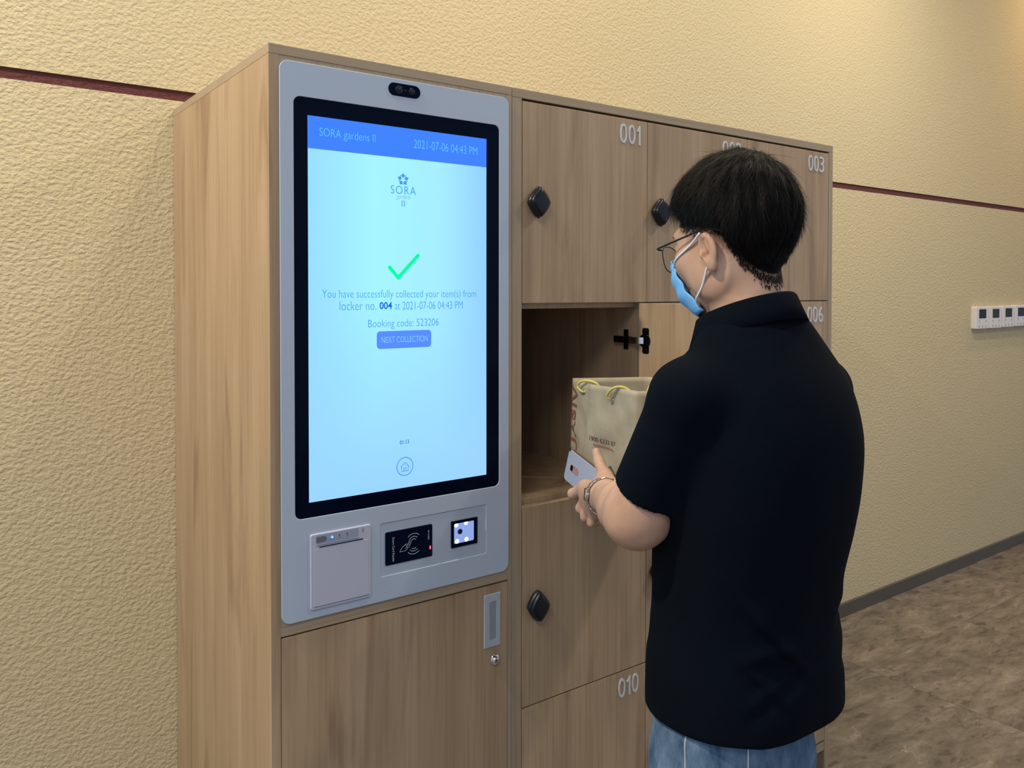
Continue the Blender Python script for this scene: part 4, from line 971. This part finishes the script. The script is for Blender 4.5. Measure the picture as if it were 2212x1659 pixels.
def bagpt(i, u, v):
    j = (i + 1) % 5; top = Vector((*TOP[i], ZB1)).lerp(Vector((*TOP[j], ZB1)), u); bot = Vector((*BOT[i], ZB0)).lerp(Vector((*BOT[j], ZB0)), u); p = bot.lerp(top, v)
    e = Vector((TOP[j][0] - TOP[i][0], TOP[j][1] - TOP[i][1], 0)); n = Vector((e.y, -e.x, 0)).normalized(); n = -n if n.dot(p - Vector((.735, -.19, p.z))) < 0 else n
    w_ = math.sin(u * PI) * (.35 + .65 * math.sin(v * PI))
    crease = .0050 * w_ * math.sin(5.5 * (u * .75 + v * .9) + i * 1.7) + .0022 * w_ * math.sin(11 * (v - .6 * u) + i)
    if i == 0: crease += .006 * w_ * (abs(((v - .58) + (u - .5) * .45)) < .5) * (1 - 2 * min(1, abs((v - .58) + (u - .5) * .45) / .25))
    return p + n * crease
bm = bmesh.new(); nu, nv = 12, 16
for i in range(5):
    g = [[bm.verts.new(bagpt(i, a / nu, b / nv)) for b in range(nv + 1)] for a in range(nu + 1)]
    for a in range(nu):
        for b in range(nv): bm.faces.new((g[a][b], g[a + 1][b], g[a + 1][b + 1], g[a][b + 1]))
bm.faces.new([bm.verts.new((*p, ZB0)) for p in BOT])
bmesh.ops.remove_doubles(bm, verts=bm.verts[:], dist=.0004); bmesh.ops.recalc_face_normals(bm, faces=bm.faces[:])
bb = bmobj('bag_body', bm, M_paper, bag, True); md = bb.modifiers.new('s', 'SOLIDIFY'); md.thickness = .0009; md.offset = 0
M_rope = plain('yellow_rope', (.56, .50, .15, 1), .7, noise=.25, scale=300); M_red = plain('red_brown_print', (.22, .085, .06, 1), .7); M_brownink = plain('brown_print', (.16, .09, .065, 1), .7)
def rope(name, pts): return tube(name, smoothpts(pts, 6), .0026, M_rope, bag, 8)
def bagoff(i, u, v, o):
    p = bagpt(i, u, v); q1 = bagpt(i, min(1, u + .02), v) - bagpt(i, max(0, u - .02), v); n = Vector((q1.y, -q1.x, 0)).normalized(); n = -n if n.dot(p - Vector((.735, -.19, p.z))) < 0 else n
    return p + n * o
e1p = bagoff(0, .55, .86, .0); e2p = bagoff(1, .28, .90, .0)
rope('rope_handle', [bagoff(0, .55, .855, -.004), bagoff(0, .56, .87, .006), bagoff(0, .58, .92, .010), bagoff(0, .47, 1.00, .008), bagoff(0, .36, 1.015, -.003), bagoff(0, .26, .97, -.012), bagoff(0, .20, .86, -.02)])
rope('rope_handle', [bagoff(1, .28, .895, -.004), bagoff(1, .30, .90, .006), bagoff(1, .44, .945, .010), bagoff(1, .36, 1.005, .009), bagoff(1, .17, 1.03, .003), bagoff(1, .03, 1.01, -.009), bagoff(0, .93, .93, -.02)])
rope('rope_handle', [(.700, -.262, 1.26), (.690, -.272, 1.285), (.683, -.276, 1.300), (.676, -.282, 1.302), (.665, -.285, 1.290), (.660, -.284, 1.26)])
for c, i, u, v in ((e1p, 0, .55, .858), (e2p, 1, .28, .897)):
    q1 = (bagpt(i, u + .02, v) - bagpt(i, u - .02, v)).normalized(); tube('eyelet', [bagoff(i, u, v, .0012) + q1 * (.0042 * math.cos(2 * PI * k / 16)) + Vector((0, 0, .0042 * math.sin(2 * PI * k / 16))) for k in range(16)], .0012, M_chrome, bag, 6, True)
# print on the bag: number on the lit face, tall letters running up the gusset side
def conv_face(x, y, z): return tuple(bagoff(0, x, z, .0012 - y))
text('lettering', '1900 6333 87', 0, 1, 0, 1, 0, M_brownink, bag, conv=lambda x, y, z: conv_face(.93 - x * .50, y, .375 - .020 * x + z * .055), offset=.004)
bm = bmesh.new()
for zc, u0, u1 in ((.335, .86, .50), (.318, .84, .46)):
    P = [bagoff(0, u0 + (u1 - u0) * k / 10, zc - .02 * k / 10, .0012) for k in range(11)]; Q_ = [p + Vector((0, 0, .0018)) for p in P]
    for k in range(10): bm.faces.new([bm.verts.new(v_) for v_ in (P[k], P[k + 1], Q_[k + 1], Q_[k])])
bmobj('fine_print', bm, plain('red_fine_print', (.28, .13, .09, 1), .7), bag)
text('lettering', 'IUASIV', 0, 1, 0, 1, 0, M_red, bag, conv=lambda x, y, z: tuple(bagoff(1, .97 - x * .34, .06 + z * .86, .0012 - y)), rot=90, offset=.03, spacing=1.1)
